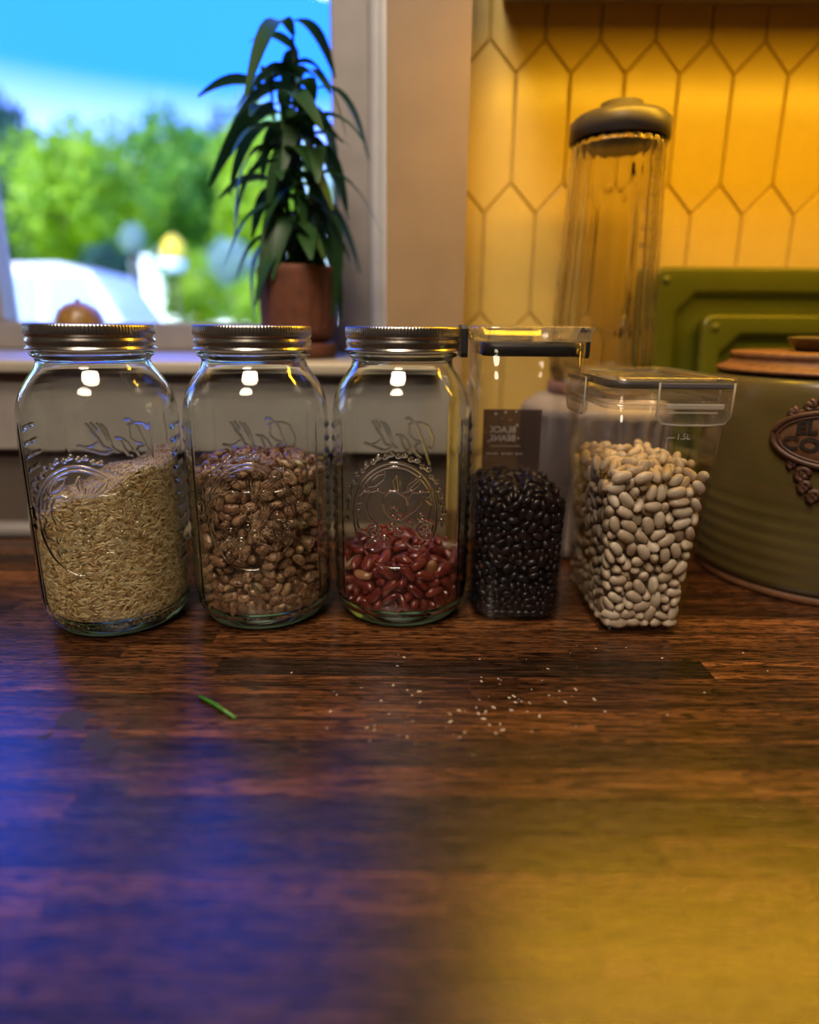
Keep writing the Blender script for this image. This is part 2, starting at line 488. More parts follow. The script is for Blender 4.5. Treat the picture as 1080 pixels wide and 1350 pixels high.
win = empty('window_1', (0, FY, 0)); struct(win, 'white framed kitchen window looking onto the garden', 'window')
def wpart(name, x0, x1, z0, z1, d0, d1, mat, bev=0.003):
    return obj(name, box_mesh(name, x0, x1, d0, d1, z0, z1, mat, bev), win)
GX1, GX0, GZ0, GZ1 = -0.1024, -0.572, 0.2350, 0.98
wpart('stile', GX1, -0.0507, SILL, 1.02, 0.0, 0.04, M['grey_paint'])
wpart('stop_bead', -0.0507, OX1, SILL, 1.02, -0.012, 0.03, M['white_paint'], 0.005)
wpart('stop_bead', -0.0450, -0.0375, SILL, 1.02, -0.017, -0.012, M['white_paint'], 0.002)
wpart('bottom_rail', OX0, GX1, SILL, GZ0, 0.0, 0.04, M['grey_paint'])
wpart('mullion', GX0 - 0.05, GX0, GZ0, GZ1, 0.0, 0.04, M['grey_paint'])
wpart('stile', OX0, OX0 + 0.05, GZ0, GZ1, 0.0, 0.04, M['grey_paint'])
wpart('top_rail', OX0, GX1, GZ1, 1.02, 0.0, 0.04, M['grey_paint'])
wpart('pane', GX0, GX1, GZ0, GZ1, 0.018, 0.022, M['pane'], 0)
wpart('pane', OX0 + 0.05, GX0 - 0.05, GZ0, GZ1, 0.018, 0.022, M['pane'], 0)

wb = empty('wall_back', (0, 0, 0)); struct(wb, 'wall of upright cream picket tiles beside the window', 'wall')
box('grout_bed', XC, 1.75, TY + 0.004, 1.0, -0.9, 1.6, M['grout'], wb)
PIT, ZL, ZH, TIP = 0.0610, 0.2500, 0.3620, 0.0335
hw = PIT / 2 - 0.0008
def hexring(w, h, tip, y): return [(0, y, h / 2 + tip), (-w, y, h / 2), (-w, y, -h / 2), (0, y, -h / 2 - tip), (w, y, -h / 2), (w, y, h / 2)]
hv = ZH - ZL
tile_m = loft_mesh('picket_tile', [hexring(hw, hv, TIP - 0.0012, 0.008), hexring(hw, hv, TIP - 0.0012, 0.0022), hexring(hw - 0.0009, hv - 0.0004, TIP - 0.0022, 0.0005), hexring(hw - 0.0020, hv - 0.0006, TIP - 0.0034, 0.0)], M['tile'], smooth=False)
for rI in range(-2, 3):
    zc = (ZL + ZH) / 2 + rI * (hv + TIP)
    for k in range(0, 17):
        xc = 0.0880 - PIT / 2 + PIT * (k + (0.5 if rI % 2 else 0.0))
        if xc - hw < XC - 0.035 or zc - hv / 2 - TIP < -0.02 or xc > 1.0: continue
        obj('picket_tile', tile_m, wb, (xc, TY + random.uniform(-0.0002, 0.0002), zc), (random.uniform(-.004, .004), 0, random.uniform(-.004, .004)))

fl = box('floor', -1.5, 1.8, -2.6, 1.0, -0.95, -0.9, M['floor']); struct(fl, 'dark kitchen floor', 'floor')
ce = box('ceiling', -1.6, 1.9, -2.7, 1.05, 1.6, 1.7, M['plaster']); struct(ce, 'darkened kitchen ceiling', 'ceiling')
for nm, a in (('wall_left', (-1.6, -1.5, -2.7, 1.0)), ('wall_right', (1.75, 1.85, -2.7, 1.0)), ('wall_rear', (-1.6, 1.85, -2.7, -2.6))):
    struct(box(nm, a[0], a[1], a[2], a[3], -0.95, 1.6, M['plaster']), 'plain plastered ' + nm.replace('_', ' ').replace('wall ', '') + ' side wall of the kitchen', 'wall')

# worktop of glued staves
wt = empty('worktop', (0, 0, 0)); tag(wt, 'dark oiled butcher block worktop of glued wooden staves', 'worktop')
box('core_board', -1.5, 1.75, 0.0, TY + 0.003, -0.035, -0.0035, M['unglazed'], wt)
ROW, Y0 = 0.0230, 0.4084
fixed = {0: [-0.62, -0.1317, 0.2137, 0.60], 1: [-0.70, -0.2066, 0.0831, 0.47], 2: [-0.55, -0.1460, 0.33], -1: [-0.40, 0.0438, 0.36], -2: [-0.52, -0.07, 0.235], -3: [-0.35, 0.115, 0.5]}
TONES = {0: [0.3, 0.62, 0.0, 0.97, 0.5], 1: [0.4, 0.35, 0.72, 0.55, 0.8], 2: [0.5, 0.22, 0.8, 0.6], -1: [0.5, 0.66, 0.38, 0.6], -2: [0.4, 0.45, 0.62, 0.7], -3: [0.3, 0.7, 0.5, 0.8]}   # how dark each stave is
stave_cache = {}
def stave(x0, x1, y0, y1, tone=None):
    L = x1 - x0 - 0.00015; Wd = y1 - y0 - 0.00015
    key = (round(L, 4), round(Wd, 4))
    if key not in stave_cache:
        stave_cache[key] = box_mesh('stave', -L / 2, L / 2, -Wd / 2, Wd / 2, -0.0035, 0.0, M['wood'], 0.0)
    o = obj('stave', stave_cache[key], wt, ((x0 + x1) / 2, (y0 + y1) / 2, random.uniform(-0.0001, 0.0001)))
    o.color = (random.random() if tone is None else tone, 0, 0, 1)
    return o
for rI in range(-18, 17):
    ya, yb = Y0 + (rI - 1) * ROW, Y0 + rI * ROW
    ya, yb = max(ya, 0.0), min(yb, TY)
    if yb - ya < 0.004: continue
    cuts = list(fixed.get(rI, []))
    if not cuts:
        x = -1.15 + random.uniform(-0.2, 0.15)
        while x < 0.95:
            x += random.uniform(0.24, 0.52); cuts.append(x)
    xs = [-1.2] + [c for c in cuts if -1.1 < c < 1.1] + [1.2]
    tn = TONES.get(rI, [])
    for k, (a, b2) in enumerate(zip(xs[:-1], xs[1:])): stave(a, b2, ya, yb, tn[k] if k < len(tn) else None)

# upper cabinet and its strip lamp (the warm light over the tiles)
cab = empty('wall_cabinet', (0.85, 0.62, 0.575)); tag(cab, 'painted wall cabinet hanging above the tiled wall', 'cabinet')
box('body', -0.75, 0.75, -0.12, TY - 0.62, 0, 0.6, M['cabinet'], cab)
for k in range(3): 
    d = box('door', -0.745 + k * 0.5, -0.255 + k * 0.5, -0.14, -0.121, 0.005, 0.595, M['cabinet'], cab, 0.004)
    box('handle', -0.28 + k * 0.5, -0.27 + k * 0.5, -0.16, -0.14, 0.05, 0.15, M['black_metal'], d, 0.002)
LAMP_X, LAMP_Y, LAMP_Z = 0.42, 0.59, 0.552
lamp = empty('strip_lamp', (LAMP_X, LAMP_Y, LAMP_Z)); tag(lamp, 'slim warm strip lamp fixed under the wall cabinet', 'lamp')
box('housing', -0.32, 0.32, -0.025, 0.025, 0.004, 0.023, M['white_paint'], lamp, 0.002)
ld = bpy.data.lights.new('warm_strip', 'AREA'); ld.shape = 'RECTANGLE'; ld.size = 0.6; ld.size_y = 0.04
ld.energy = 3.2; ld.color = (1.0, 0.52, 0.02)
lo = bpy.data.objects.new('warm_strip', ld); link(lo, lamp); lo.location = (0, 0, 0.003)

# ceiling lamps behind the viewer
for k, (lx, ly) in enumerate(((-0.16, -0.15), (-0.26, -0.95))):
    cl = empty('ceiling_lamp', (lx, ly, 1.6)); tag(cl, 'round white ceiling lamp ' + ('nearer the window' if k == 0 else 'nearer the rear of the kitchen'), 'lamp', 'ceiling lamps')
    obj('housing', lathe_mesh('housing', [(0, -0.03), (0.30, -0.03), (0.32, -0.02), (0.32, 0), (0, 0)], M['white_paint'], 48), cl)
    pd_ = bpy.data.lights.new('ceiling_bulb', 'AREA'); pd_.shape = 'DISK'; pd_.size = 0.58
    pd_.energy = 22.0; pd_.color = (1.0, 0.83, 0.66)
    po = bpy.data.objects.new('ceiling_bulb', pd_); link(po, cl); po.location = (0, 0, -0.032)

# ------------------------------------------------------------------ glass storage jars
JAR3 = (-0.0040, 0.5026)
NSE = 2.4
JPROF = [(0.0, 0.0415), (0.0006, 0.0445), (0.003, 0.0482), (0.007, 0.0512), (0.013, 0.0540), (0.020, 0.0551), (0.030, 0.0555),
         (0.160, 0.0555), (0.168, 0.0552), (0.176, 0.0541), (0.183, 0.0521), (0.189, 0.0493), (0.194, 0.0462), (0.1985, 0.0429),
         (0.2025, 0.0404), (0.2060, 0.0394), (0.2080, 0.0396), (0.2093, 0.0410), (0.2102, 0.0424), (0.2116, 0.0426), (0.2126, 0.0415), (0.2134, 0.0396), (0.2155, 0.0392), (0.2260, 0.0390)]
def jar_radius(z):
    zs, rs = map(np.array, zip(*JPROF))
    d = np.diff(rs) / np.diff(zs)                      # monotone cubic through the profile points
    m = np.zeros(len(zs)); m[0], m[-1] = d[0], d[-1]
    same = d[:-1] * d[1:] > 0
    m[1:-1][same] = 2 * d[:-1][same] * d[1:][same] / (d[:-1] + d[1:])[same]
    z = np.clip(np.asarray(z, float), zs[0], zs[-1])
    i = np.clip(np.searchsorted(zs, z, 'right') - 1, 0, len(zs) - 2)
    h = zs[i + 1] - zs[i]; t_ = (z - zs[i]) / h
    return (2 * t_ ** 3 - 3 * t_ ** 2 + 1) * rs[i] + (t_ ** 3 - 2 * t_ ** 2 + t_) * h * m[i] + (-2 * t_ ** 3 + 3 * t_ ** 2) * rs[i + 1] + (t_ ** 3 - t_ ** 2) * h * m[i + 1]
def squircle(th, z):
    """1 for a circle (neck and heel), a soft square over the body"""
    k = np.clip((z - 0.004) / 0.03, 0, 1) * np.clip((0.200 - z) / 0.045, 0, 1)
    k = k * k * (3 - 2 * k)
    q = (np.abs(np.sin(th)) ** NSE + np.abs(np.cos(th)) ** NSE) ** (-1 / NSE)
    return 1 + (q - 1) * k
def photo_strokes(strokes, Y, flat=False):
    out = []
    for s in strokes:
        out.append([(lambda a: (a[0] - JAR3[0], a[1]))(on_plane(440 + x / 6.0, 540 + y / 6.0, Y)) for x, y in s])
    return out
def ell(cx_, cy_, rx, ry, n=40, a0=0, a1=2 * PI):
    return [(cx_ + rx * math.cos(a), cy_ + ry * math.sin(a)) for a in np.linspace(a0, a1, n)]
SCRIPT = [[(570, 80), (605, 78), (630, 100)], [(590, 130), (640, 108), (700, 110), (760, 140), (800, 200), (800, 250), (785, 300), (765, 305)],
          [(640, 110), (680, 160), (710, 240), (740, 330), (770, 430)], [(600, 140), (600, 200), (640, 240), (700, 255)],
          [(700, 265), (665, 275), (645, 310), (660, 350), (690, 380)],
          [(495, 200), (540, 205), (580, 240), (605, 300), (600, 345)], [(530, 225), (550, 290), (575, 340)],
          [(370, 100), (410, 160), (440, 220), (470, 290), (500, 315)], [(400, 110), (440, 170), (460, 250)],
          [(300, 95), (330, 150), (370, 200), (400, 270), (440, 290)], [(330, 90), (365, 150)],
          [(235, 250), (280, 270), (330, 260), (360, 235)], [(235, 252), (300, 285), (370, 320), (410, 330), (470, 300)]]
OC = (485, 830)
FRUIT = [ell(OC[0], OC[1], 335, 415, 80), ell(OC[0], OC[1] + 8, 312, 390, 50, PI * 1.12, PI * 1.9),
         [(540, 665), (500, 640), (440, 642), (405, 680), (390, 740), (405, 790), (440, 835), (480, 860)], [(540, 665), (575, 690), (588, 750), (572, 815), (530, 865)],
         [(400, 650), (350, 630), (300, 650), (268, 710), (260, 790), (285, 855), (345, 905)],
         [(590, 690), (620, 645), (680, 650), (740, 640), (775, 655), (740, 690)], [(735, 715), (775, 755), (765, 820), (745, 870)], [(690, 735), (640, 790), (570, 840), (530, 870)],
         [(500, 500), (475, 550), (490, 620), (520, 645), (532, 580), (500, 500)], [(505, 520), (520, 640)],
         [(560, 645), (590, 580), (640, 550), (700, 520), (670, 590), (620, 630), (560, 645)], [(570, 640), (690, 530)],
         [(280, 610), (310, 550), (350, 510), (410, 500), (390, 550), (330, 600), (280, 610)], [(240, 650), (200, 690), (190, 750), (222, 740), (245, 655), (275, 640)], [(240, 600), (260, 640), (290, 660)],
         [(170, 790), (210, 810), (205, 850)], [(200, 830), (180, 900), (200, 960), (270, 985)],
         ell(320, 965, 46, 48, 20), ell(320, 965, 22, 24, 12), ell(322, 1062, 48, 50, 20), ell(322, 1062, 24, 26, 12), ell(402, 1035, 42, 44, 20), ell(402, 1035, 20, 20, 12),
         ell(460, 912, 20, 20, 12), ell(512, 960, 26, 22, 14), ell(470, 800, 34, 34, 16), ell(512, 838, 24, 24, 12), ell(600, 890, 22, 22, 12), ell(690, 845, 22, 22, 12),
         [(655, 960), (665, 925), (705, 890), (760, 880), (790, 912), (780, 970), (740, 1022), (690, 1010), (655, 960)], [(560, 1040), (620, 1078), (680, 1082), (730, 1035)], [(680, 885), (720, 865), (760, 880)]]
for x, y in ((690, 950), (715, 930), (745, 925), (705, 975), (735, 965), (760, 945), (730, 995)): FRUIT.append(ell(x, y, 5, 5, 6))
for k in range(26):   # scroll work round the oval
    a = PI * 0.94 + (k + 0.5) / 26 * PI * 1.12
    e = 1.13 if k % 2 else 1.17
    x, y = OC[0] + 335 * e * math.cos(a), OC[1] + 415 * e * math.sin(a)
    FRUIT.append(ell(x, y, 13, 13, 10, a, a + 4.6))
    if k % 2: FRUIT.append([(x, y), (x - 40 * math.sin(a), y + 48 * math.cos(a))])
FRONT = photo_strokes(FRUIT, JAR3[1] - 0.052)
BACK = photo_strokes(SCRIPT, JAR3[1] + 0.050)
def stroke_field(X, Z, strokes, w):
    best = np.full(X.shape, 9.0)
    for s in strokes:
        s = np.array(s)
        x0, x1 = s[:, 0].min() - 3 * w, s[:, 0].max() + 3 * w
        z0, z1 = s[:, 1].min() - 3 * w, s[:, 1].max() + 3 * w
        msk = (X > x0) & (X < x1) & (Z > z0) & (Z < z1)
        if not msk.any(): continue
        x, z, b = X[msk], Z[msk], best[msk]
        for (ax, az), (bx, bz) in zip(s[:-1], s[1:]):
            dx, dz = bx - ax, bz - az
            L2 = dx * dx + dz * dz + 1e-12
            t_ = np.clip(((x - ax) * dx + (z - az) * dz) / L2, 0, 1)
            b = np.minimum(b, np.hypot(x - ax - t_ * dx, z - az - t_ * dz))
        best[msk] = b
    return np.exp(-(best / w) ** 2)
def jar_mesh():
    # angles measured from the front (-Y), dense over the embossed front and back panels
    fr = np.linspace(-0.98, 0.98, 340)
    bk = np.linspace(PI - 0.86, PI + 0.86, 220)
    th = np.concatenate([fr, np.linspace(0.98, PI - 0.86, 34)[1:-1], bk, np.linspace(PI + 0.86, 2 * PI - 0.98, 34)[1:-1]])
    zs = np.unique(np.concatenate([[p[0] for p in JPROF], np.linspace(0.0, 0.03, 12), np.arange(0.045, 0.168, 0.00037), np.linspace(0.168, 0.226, 46)]))
    T, Z = np.meshgrid(th, zs)
    R = jar_radius(Z) * squircle(T, Z)
    X = R * np.sin(T)
    emb = np.zeros_like(R)
    front = np.cos(T) > 0.2
    emb[front] += 0.00105 * stroke_field(X[front], Z[front], FRONT, 0.00052)
    back = np.cos(T) < -0.2
    emb[back] += 0.00130 * stroke_field(X[back], Z[back], BACK, 0.00068)
    body = np.clip((Z - 0.02) / 0.01, 0, 1) * np.clip((0.168 - Z) / 0.01, 0, 1)
    for a in (0.86, -0.86, PI - 0.80, PI + 0.80):     # panel edges
        emb += -0.0005 * np.exp(-((T - a) % (2 * PI)) ** 2 / 0.0006) * body - 0.0005 * np.exp(-((a - T) % (2 * PI)) ** 2 / 0.0006) * body
    for a in (1.35, 2 * PI - 1.35, 1.62, 2 * PI - 1.62):   # short grip bars down both sides
        emb += 0.0009 * np.exp(-((T - a) / 0.10) ** 2) * np.clip(np.cos(Z * 2 * PI / 0.0105) * 2 - 0.9, 0, 1) * body
    R = R + emb
    V = np.stack([R * np.sin(T), -R * np.cos(T), Z], -1).reshape(-1, 3)
    nt_, nz = len(th), len(zs)
    idx = np.arange(nt_ * nz).reshape(nz, nt_)
    nx = np.roll(idx, -1, 1)
    Fo = np.stack([idx[:-1], nx[:-1], nx[1:], idx[1:]], -1).reshape(-1, 4)
    # inner skin, coarser rows
    zi = np.concatenate([[0.0100, 0.0106, 0.0118, 0.0138, 0.0170, 0.0220], np.linspace(0.03, 0.162, 8), np.linspace(0.168, 0.226, 16)])
    off = 0.0030 + 0.009 * np.clip((0.0175 - zi) / 0.0075, 0, 1) ** 2
    T2, Z2 = np.meshgrid(th, zi)
    R2 = (jar_radius(np.minimum(Z2, 0.206)) - off[:, None]) * squircle(T2, Z2)
    V2 = np.stack([R2 * np.sin(T2), -R2 * np.cos(T2), Z2], -1).reshape(-1, 3)
    ni = len(zi); id2 = np.arange(nt_ * ni).reshape(ni, nt_) + len(V); n2 = np.roll(id2, -1, 1)
    Fi = np.stack([id2[:-1], id2[1:], n2[1:], n2[:-1]], -1).reshape(-1, 4)
    rim = np.stack([idx[-1], nx[-1], n2[-1], id2[-1]], -1)
    # bottoms as a ring to a small centre ring
    cb = np.stack([0.00005 * np.sin(th), -0.00005 * np.cos(th), np.full(nt_, 0.0030)], -1)
    ct = np.stack([0.00005 * np.sin(th), -0.00005 * np.cos(th), np.full(nt_, 0.0108)], -1)
    kb = np.arange(nt_) + len(V) + len(V2); kt = kb + nt_
    Fb = np.stack([kb, np.roll(kb, -1), nx[0], idx[0]], -1)
    Ft = np.stack([id2[0], n2[0], np.roll(kt, -1), kt], -1)
    Fq = np.stack([np.roll(kb, -1), kb, kt, np.roll(kt, -1)], -1)
    return mesh('glass_body', np.concatenate([V, V2, cb, ct]), np.concatenate([Fo, Fi, rim, Fb, Ft]), M['jar_glass'], True)
JM = jar_mesh()
def band_mesh():
    prof = [(0.0394, 0.2148), (0.0449, 0.2146), (0.0450, 0.2152), (0.0436, 0.2160), (0.0434, 0.2175), (0.0441, 0.2192), (0.0441, 0.2212), (0.0433, 0.2225), (0.0433, 0.2235),
            (0.0442, 0.2244), (0.0444, 0.2254), (0.0444, 0.2305), (0.0440, 0.2316), (0.0432, 0.2322), (0.0405, 0.2322), (0.0403, 0.2312), (0.0427, 0.2300), (0.0427, 0.2160), (0.0394, 0.2158)]
    def kn(a, z): return 1.0 - (0.018 if 0.2256 < z < 0.2318 and int(a / (2 * PI) * 360 + 0.5) % 3 == 0 else 0.0)
    return lathe_mesh('screw_band', prof, M['zinc'], 360, True, kn)
BM = band_mesh()
LM = lathe_mesh('lid_disc', [(0, 0.2262), (0.0415, 0.2262), (0.0418, 0.2290), (0.0408, 0.2318), (0.0385, 0.2322), (0.036, 0.2312), (0.030, 0.2318), (0, 0.2318)], M['zinc_dark'], 96)
JARS = []
for (jx, jy), rz, lab in (((-0.2350, 0.4810), math.radians(10), 'glass screw-top jar half full of white rice with a sloping top'),
                     ((-0.1185, 0.4955), math.radians(9), 'glass screw-top jar of brown speckled beans between the rice and red bean jars'),
                     (JAR3, 0.0, 'glass screw-top jar embossed with a fruit oval, one third full of red beans')):
    j = empty('storage_jar', (jx, jy, 0.0003), rz); tag(j, lab, 'jar', 'glass screw-top jars in a row on the worktop')
    obj('glass_body', JM, j); obj('screw_band', BM, j); obj('lid_disc', LM, j)
    JARS.append((jx, jy, rz))

# ------------------------------------------------------------------ tapered plastic boxes
class Tub:
    """tapered rounded box: (hw, hd, corner radius) at the bottom and at height H"""
    def __init__(s, x, y, bot, top, H, wall=0.002):
        s.x, s.y, s.bot, s.top, s.H, s.w = x, y, bot, top, H, wall
    def at(s, z, inset=0.0):
        k = z / s.H
        hw, hd, rc = (a + (b - a) * k for a, b in zip(s.bot, s.top))
        e = 0.006
        if z < e: 
            d = (e - math.sqrt(max(e * e - (e - z) ** 2, 0))); hw -= d; hd -= d
        return hw - inset, hd - inset, max(rc - inset, 0.003)
    def shell(s, name, mat):
        zs = [0, 0.0005, 0.0015, 0.003, 0.006, s.H * 0.25, s.H * 0.5, s.H * 0.75, s.H]
        out = [rring(*s.at(z), z, 8) for z in zs]
        inn = []
        for z in [s.H, s.H * 0.75, s.H * 0.5, s.H * 0.25, 0.010, 0.006, 0.004, 0.003]:
            a = s.at(max(z - s.w, 0), s.w)
            inn.append(rring(*a, z, 8))
        return loft_mesh(name, out + inn, mat, True, True)
T4 = Tub(0.0910, 0.515, (0.0360, 0.0480, 0.017), (0.0400, 0.0550, 0.015), 0.222)
T5 = Tub(0.1850, 0.5040, (0.0315, 0.0560, 0.010), (0.0440, 0.0660, 0.012), 0.1875)

c4 = empty('food_container', (T4.x, T4.y, 0.0003)); tag(c4, 'tall clear plastic container of black beans with black side clips', 'container')
obj('tub', T4.shell('tub', M['clear_plastic']), c4)
a = T4.at(T4.H)
h0 = T4.H
# clear lid: skirt, rim and sunken top
obj('lid', loft_mesh('lid', [rring(a[0] + .0015, a[1] + .0015, .016, h0 + .0005, 8), rring(a[0] + .0035, a[1] + .0035, .017, h0 + .001, 8), rring(a[0] + .0035, a[1] + .0035, .017, h0 + .006, 8), rring(a[0] + .0065, a[1] + .0065, .02, h0 + .0085, 8), rring(a[0] + .0065, a[1] + .0065, .02, h0 + .0105, 8), rring(a[0] + .001, a[1] + .001, .016, h0 + .0118, 8),
     rring(a[0] - .004, a[1] - .004, .013, h0 + .010, 8), rring(a[0] - .006, a[1] - .006, .012, h0 + .002, 8)], M['lid_plastic'], True, True), c4)
obj('gasket', loft_mesh('gasket', [rring(a[0] - .0022, a[1] - .0022, .013, h0 - .0085, 8), rring(a[0] - .0022, a[1] - .0022, .013, h0 - .0005, 8), rring(a[0] - .0062, a[1] - .0062, .012, h0 - .0005, 8), rring(a[0] - .0062, a[1] - .0062, .012, h0 - .0100, 8), rring(a[0] - .0045, a[1] - .0045, .012, h0 - .0100, 8)], M['rubber'], closed=True), c4)
for sx in (-1, 1):
    cl = obj('clip', loft_mesh('clip', [[(sx * (a[0] + .0045 + o), y, z) for y, z in ((-.016, h0 - .0125), (.016, h0 - .0125), (.018, h0 - .009), (.018, h0 + .009), (.015, h0 + .012), (-.015, h0 + .012), (-.018, h0 + .009), (-.018, h0 - .009))] for o in (0.0, .0042, .0052)], M['rubber'], smooth=False), c4)
cl = box('clip', -0.020, 0.020, a[1] + .004, a[1] + .0085, h0 - .013, h0 + .010, M['rubber'], c4, .0015)
# printed label film on the far wall, lettering made to be read from behind
def tub_back(T, z): return T.at(z)[1]
bx0, bx1 = on_plane(637, 560, T4.y + 0.053)[0] - T4.x, on_plane(714, 560, T4.y + 0.053)[0] - T4.x
z1l, z0l = on_plane(640, 540, T4.y + 0.053)[1], 0.085
def back_pt(x, z, o): return (x, T4.at(z)[1] + o, z)
film = mesh('label_film', [back_pt(bx0, z0l, .0004), back_pt(bx1, z0l, .0004), back_pt(bx1, z1l, .0004), back_pt(bx0, z1l, .0004), back_pt(bx0, z0l, .0007), back_pt(bx1, z0l, .0007), back_pt(bx1, z1l, .0007), back_pt(bx0, z1l, .0007)], [(0, 1, 2, 3), (7, 6, 5, 4), (0, 4, 5, 1), (1, 5, 6, 2), (2, 6, 7, 3), (3, 7, 4, 0)], M['film'])
fo = obj('label_film', film, c4); fo['label'] = 'dark see-through label film, its lettering seen from behind'
for body, py, size in (('BLACK', 567, 0.0078), ('BEANS', 578, 0.0078)):
    v, f_ = text_verts(body, size, 0.0, 0.0002)
    X0, Z0 = on_plane(663, py, T4.y + 0.053)
    vv = [back_pt(X0 - T4.x - q[0], Z0 + q[1], .0002) for q in v]
    obj('lettering', mesh('lettering', vv, f_, M['white_print']), fo)
for x0, x1, py, h in ((646, 686, 588, .0007),):
    A, B = on_plane(x0, py, T4.y + .053), on_plane(x1, py, T4.y + .053)
    obj('rule_line', mesh('rule_line', [back_pt(A[0] - T4.x, A[1] - h / 2, .0002), back_pt(B[0] - T4.x, A[1] - h / 2, .0002), back_pt(B[0] - T4.x, A[1] + h / 2, .0002), back_pt(A[0] - T4.x, A[1] + h / 2, .0002)], [(0, 1, 2, 3)], M['white_print']), fo)
# a line of print too fine to read
A = on_plane(642, 598, T4.y + .053); vs, fs = [], []
for k in range(15):
    if k in (5, 11): continue
    x = A[0] - T4.x + k * 0.0022; z = A[1]
    n0 = len(vs); hh = 0.0006 if k % 3 else 0.0009
    vs += [back_pt(x, z - hh, .0002), back_pt(x + .0014, z - hh, .0002), back_pt(x + .0014, z + hh, .0002), back_pt(x, z + hh, .0002)]; fs.append((n0, n0 + 1, n0 + 2, n0 + 3))
obj('fine_print', mesh('fine_print', vs, fs, M['white_print']), fo)
vs, fs = [], []
for px, py, r in ((654, 546, .0012), (667, 544, .0012), (681, 543, .0011), (662, 552, .0005), (673, 554, .0005), (682, 561, .0012), (637, 553, .0004), (644, 582, .0010), (683, 578, .0008), (641, 570, .0004)):
    X0, Z0 = on_plane(px, py, T4.y + .053); n0 = len(vs)
    for k in range(8): vs.append(back_pt(X0 - T4.x + r * math.cos(k * PI / 4), Z0 + r * math.sin(k * PI / 4), .0002))
    fs.append(tuple(range(n0, n0 + 8)))
obj('printed_dots', mesh('printed_dots', vs, fs, M['white_print']), fo)

c5 = empty('food_container', (T5.x, T5.y, 0.0003)); tag(c5, 'tapered clear plastic container of white beans with clear front clip', 'container')
obj('tub', T5.shell('tub', M['clear_plastic']), c5)
a = T5.at(T5.H); h0 = T5.H
obj('tub_rim', loft_mesh('tub_rim', [rring(a[0] + .0002, a[1] + .0002, .013, h0 - .010, 8), rring(a[0] + .0025, a[1] + .0025, .014, h0 - .0095, 8), rring(a[0] + .0025, a[1] + .0025, .014, h0 - .0065, 8), rring(a[0] + .0002, a[1] + .0002, .013, h0 - .006, 8)], M['lid_plastic'], closed=True), c5)
obj('lid', loft_mesh('lid', [rring(a[0] - .001, a[1] - .001, .012, h0 - .002, 8), rring(a[0] + .003, a[1] + .003, .014, h0 - .003, 8), rring(a[0] + .0035, a[1] + .0035, .015, h0 + .010, 8), rring(a[0] + .002, a[1] + .002, .014, h0 + .0122, 8), rring(a[0] - .003, a[1] - .003, .011, h0 + .0125, 8),
     rring(a[0] - .007, a[1] - .007, .010, h0 + .0105, 8), rring(a[0] - .010, a[1] - .010, .010, h0 + .008, 8), rring(a[0] - .013, a[1] - .013, .010, h0 + .0078, 8)], M['lid_plastic'], True, True), c5)
obj('gasket', loft_mesh('gasket', [rring(a[0] - .0005, a[1] - .0005, .012, h0 + .0045, 8), rring(a[0] - .0005, a[1] - .0005, .012, h0 + .0098, 8), rring(a[0] - .0035, a[1] - .0035, .010, h0 + .0098, 8), rring(a[0] - .0035, a[1] - .0035, .010, h0 + .0045, 8)], M['rubber'], closed=True), c5)
def flap_mesh(w, zt, zb, depth):
    """clip flap in local x (width), y (out), z: a slab with a raised rim"""
    def ring(i, o): 
        return [(-w + i, o, zt - i), (w - i, o, zt - i), (w - i, o, zb + .006 + i), (w - .004 - i, o, zb + .001 + i), (w * .45, o, zb + i * .8), (-w * .45, o, zb + i * .8), (-w + .004 + i, o, zb + .001 + i), (-w + i, o, zb + .006 + i)]
    return loft_mesh('clip', [ring(0, 0.0), ring(0, depth), ring(.0016, depth + .0003), ring(.0020, depth * .45)], M['lid_plastic'], True, True, False)
for (w, dx, dy, rz) in ((0.0255, 0.012, -(a[1] + .004), 0.0), (0.026, a[0] + .004, 0.0, PI / 2), (0.026, -(a[0] + .004), 0.0, -PI / 2), (0.0255, 0.0, a[1] + .004, PI)):
    m_ = flap_mesh(w, h0 + .0095, h0 - .0195, -0.0032)
    ck = obj('clip', m_, c5, (dx, dy, 0), (0, 0, rz))
    zt_, zb_ = h0 + .0095, h0 - .0195
    obj('clip_glint', tube_mesh('clip_glint', [(-w, -.0030, zt_), (-w, -.0030, zb_ + .006), (-w + .004, -.0030, zb_ + .001), (-w * .45, -.0030, zb_), (w * .45, -.0030, zb_), (w - .004, -.0030, zb_ + .001), (w, -.0030, zb_ + .006), (w, -.0030, zt_)], .0007, M['clip_glint'], 6), ck)  # added tube, pale for the light catching along the flap outline
    box('clip_bar', -w + .006, w - .005, -.0030, -.0002, h0 - .0085, h0 - .0050, M['clip_glint'], ck, .0006)
    box('clip_bar', -w + .007, w - .009, -.0024, -.0004, h0 - .0115, h0 - .0105, M['clip_glint'], ck)
    box('clip_hinge', -w + .001, w - .001, -.0040, -.0030, h0 + .0060, h0 + .0092, M['appliance_dark'], ck, .0004)
def front_pt(x, z, o=.0004): return (x, -T5.at(z)[1] - o, z)
Yf = T5.y - 0.066
v, f_ = text_verts('1.5L', 0.0058, 0.0, 0.0001)
X0, Z0 = on_plane(902, 577, Yf)
obj('volume_mark', mesh('volume_mark', [front_pt(X0 - T5.x + q[0], Z0 + q[1]) for q in v], f_, M['frost_print']), c5)
A, B, D = on_plane(881, 578, Yf), on_plane(891, 578, Yf), on_plane(880, 606, Yf)
x, z = A[0] - T5.x, A[1]
obj('volume_tick', mesh('volume_tick', [front_pt(x, z - .0004), front_pt(B[0] - T5.x, z - .0004), front_pt(B[0] - T5.x, z + .0004), front_pt(x, z + .0004)], [(0, 1, 2, 3)], M['frost_print']), c5)
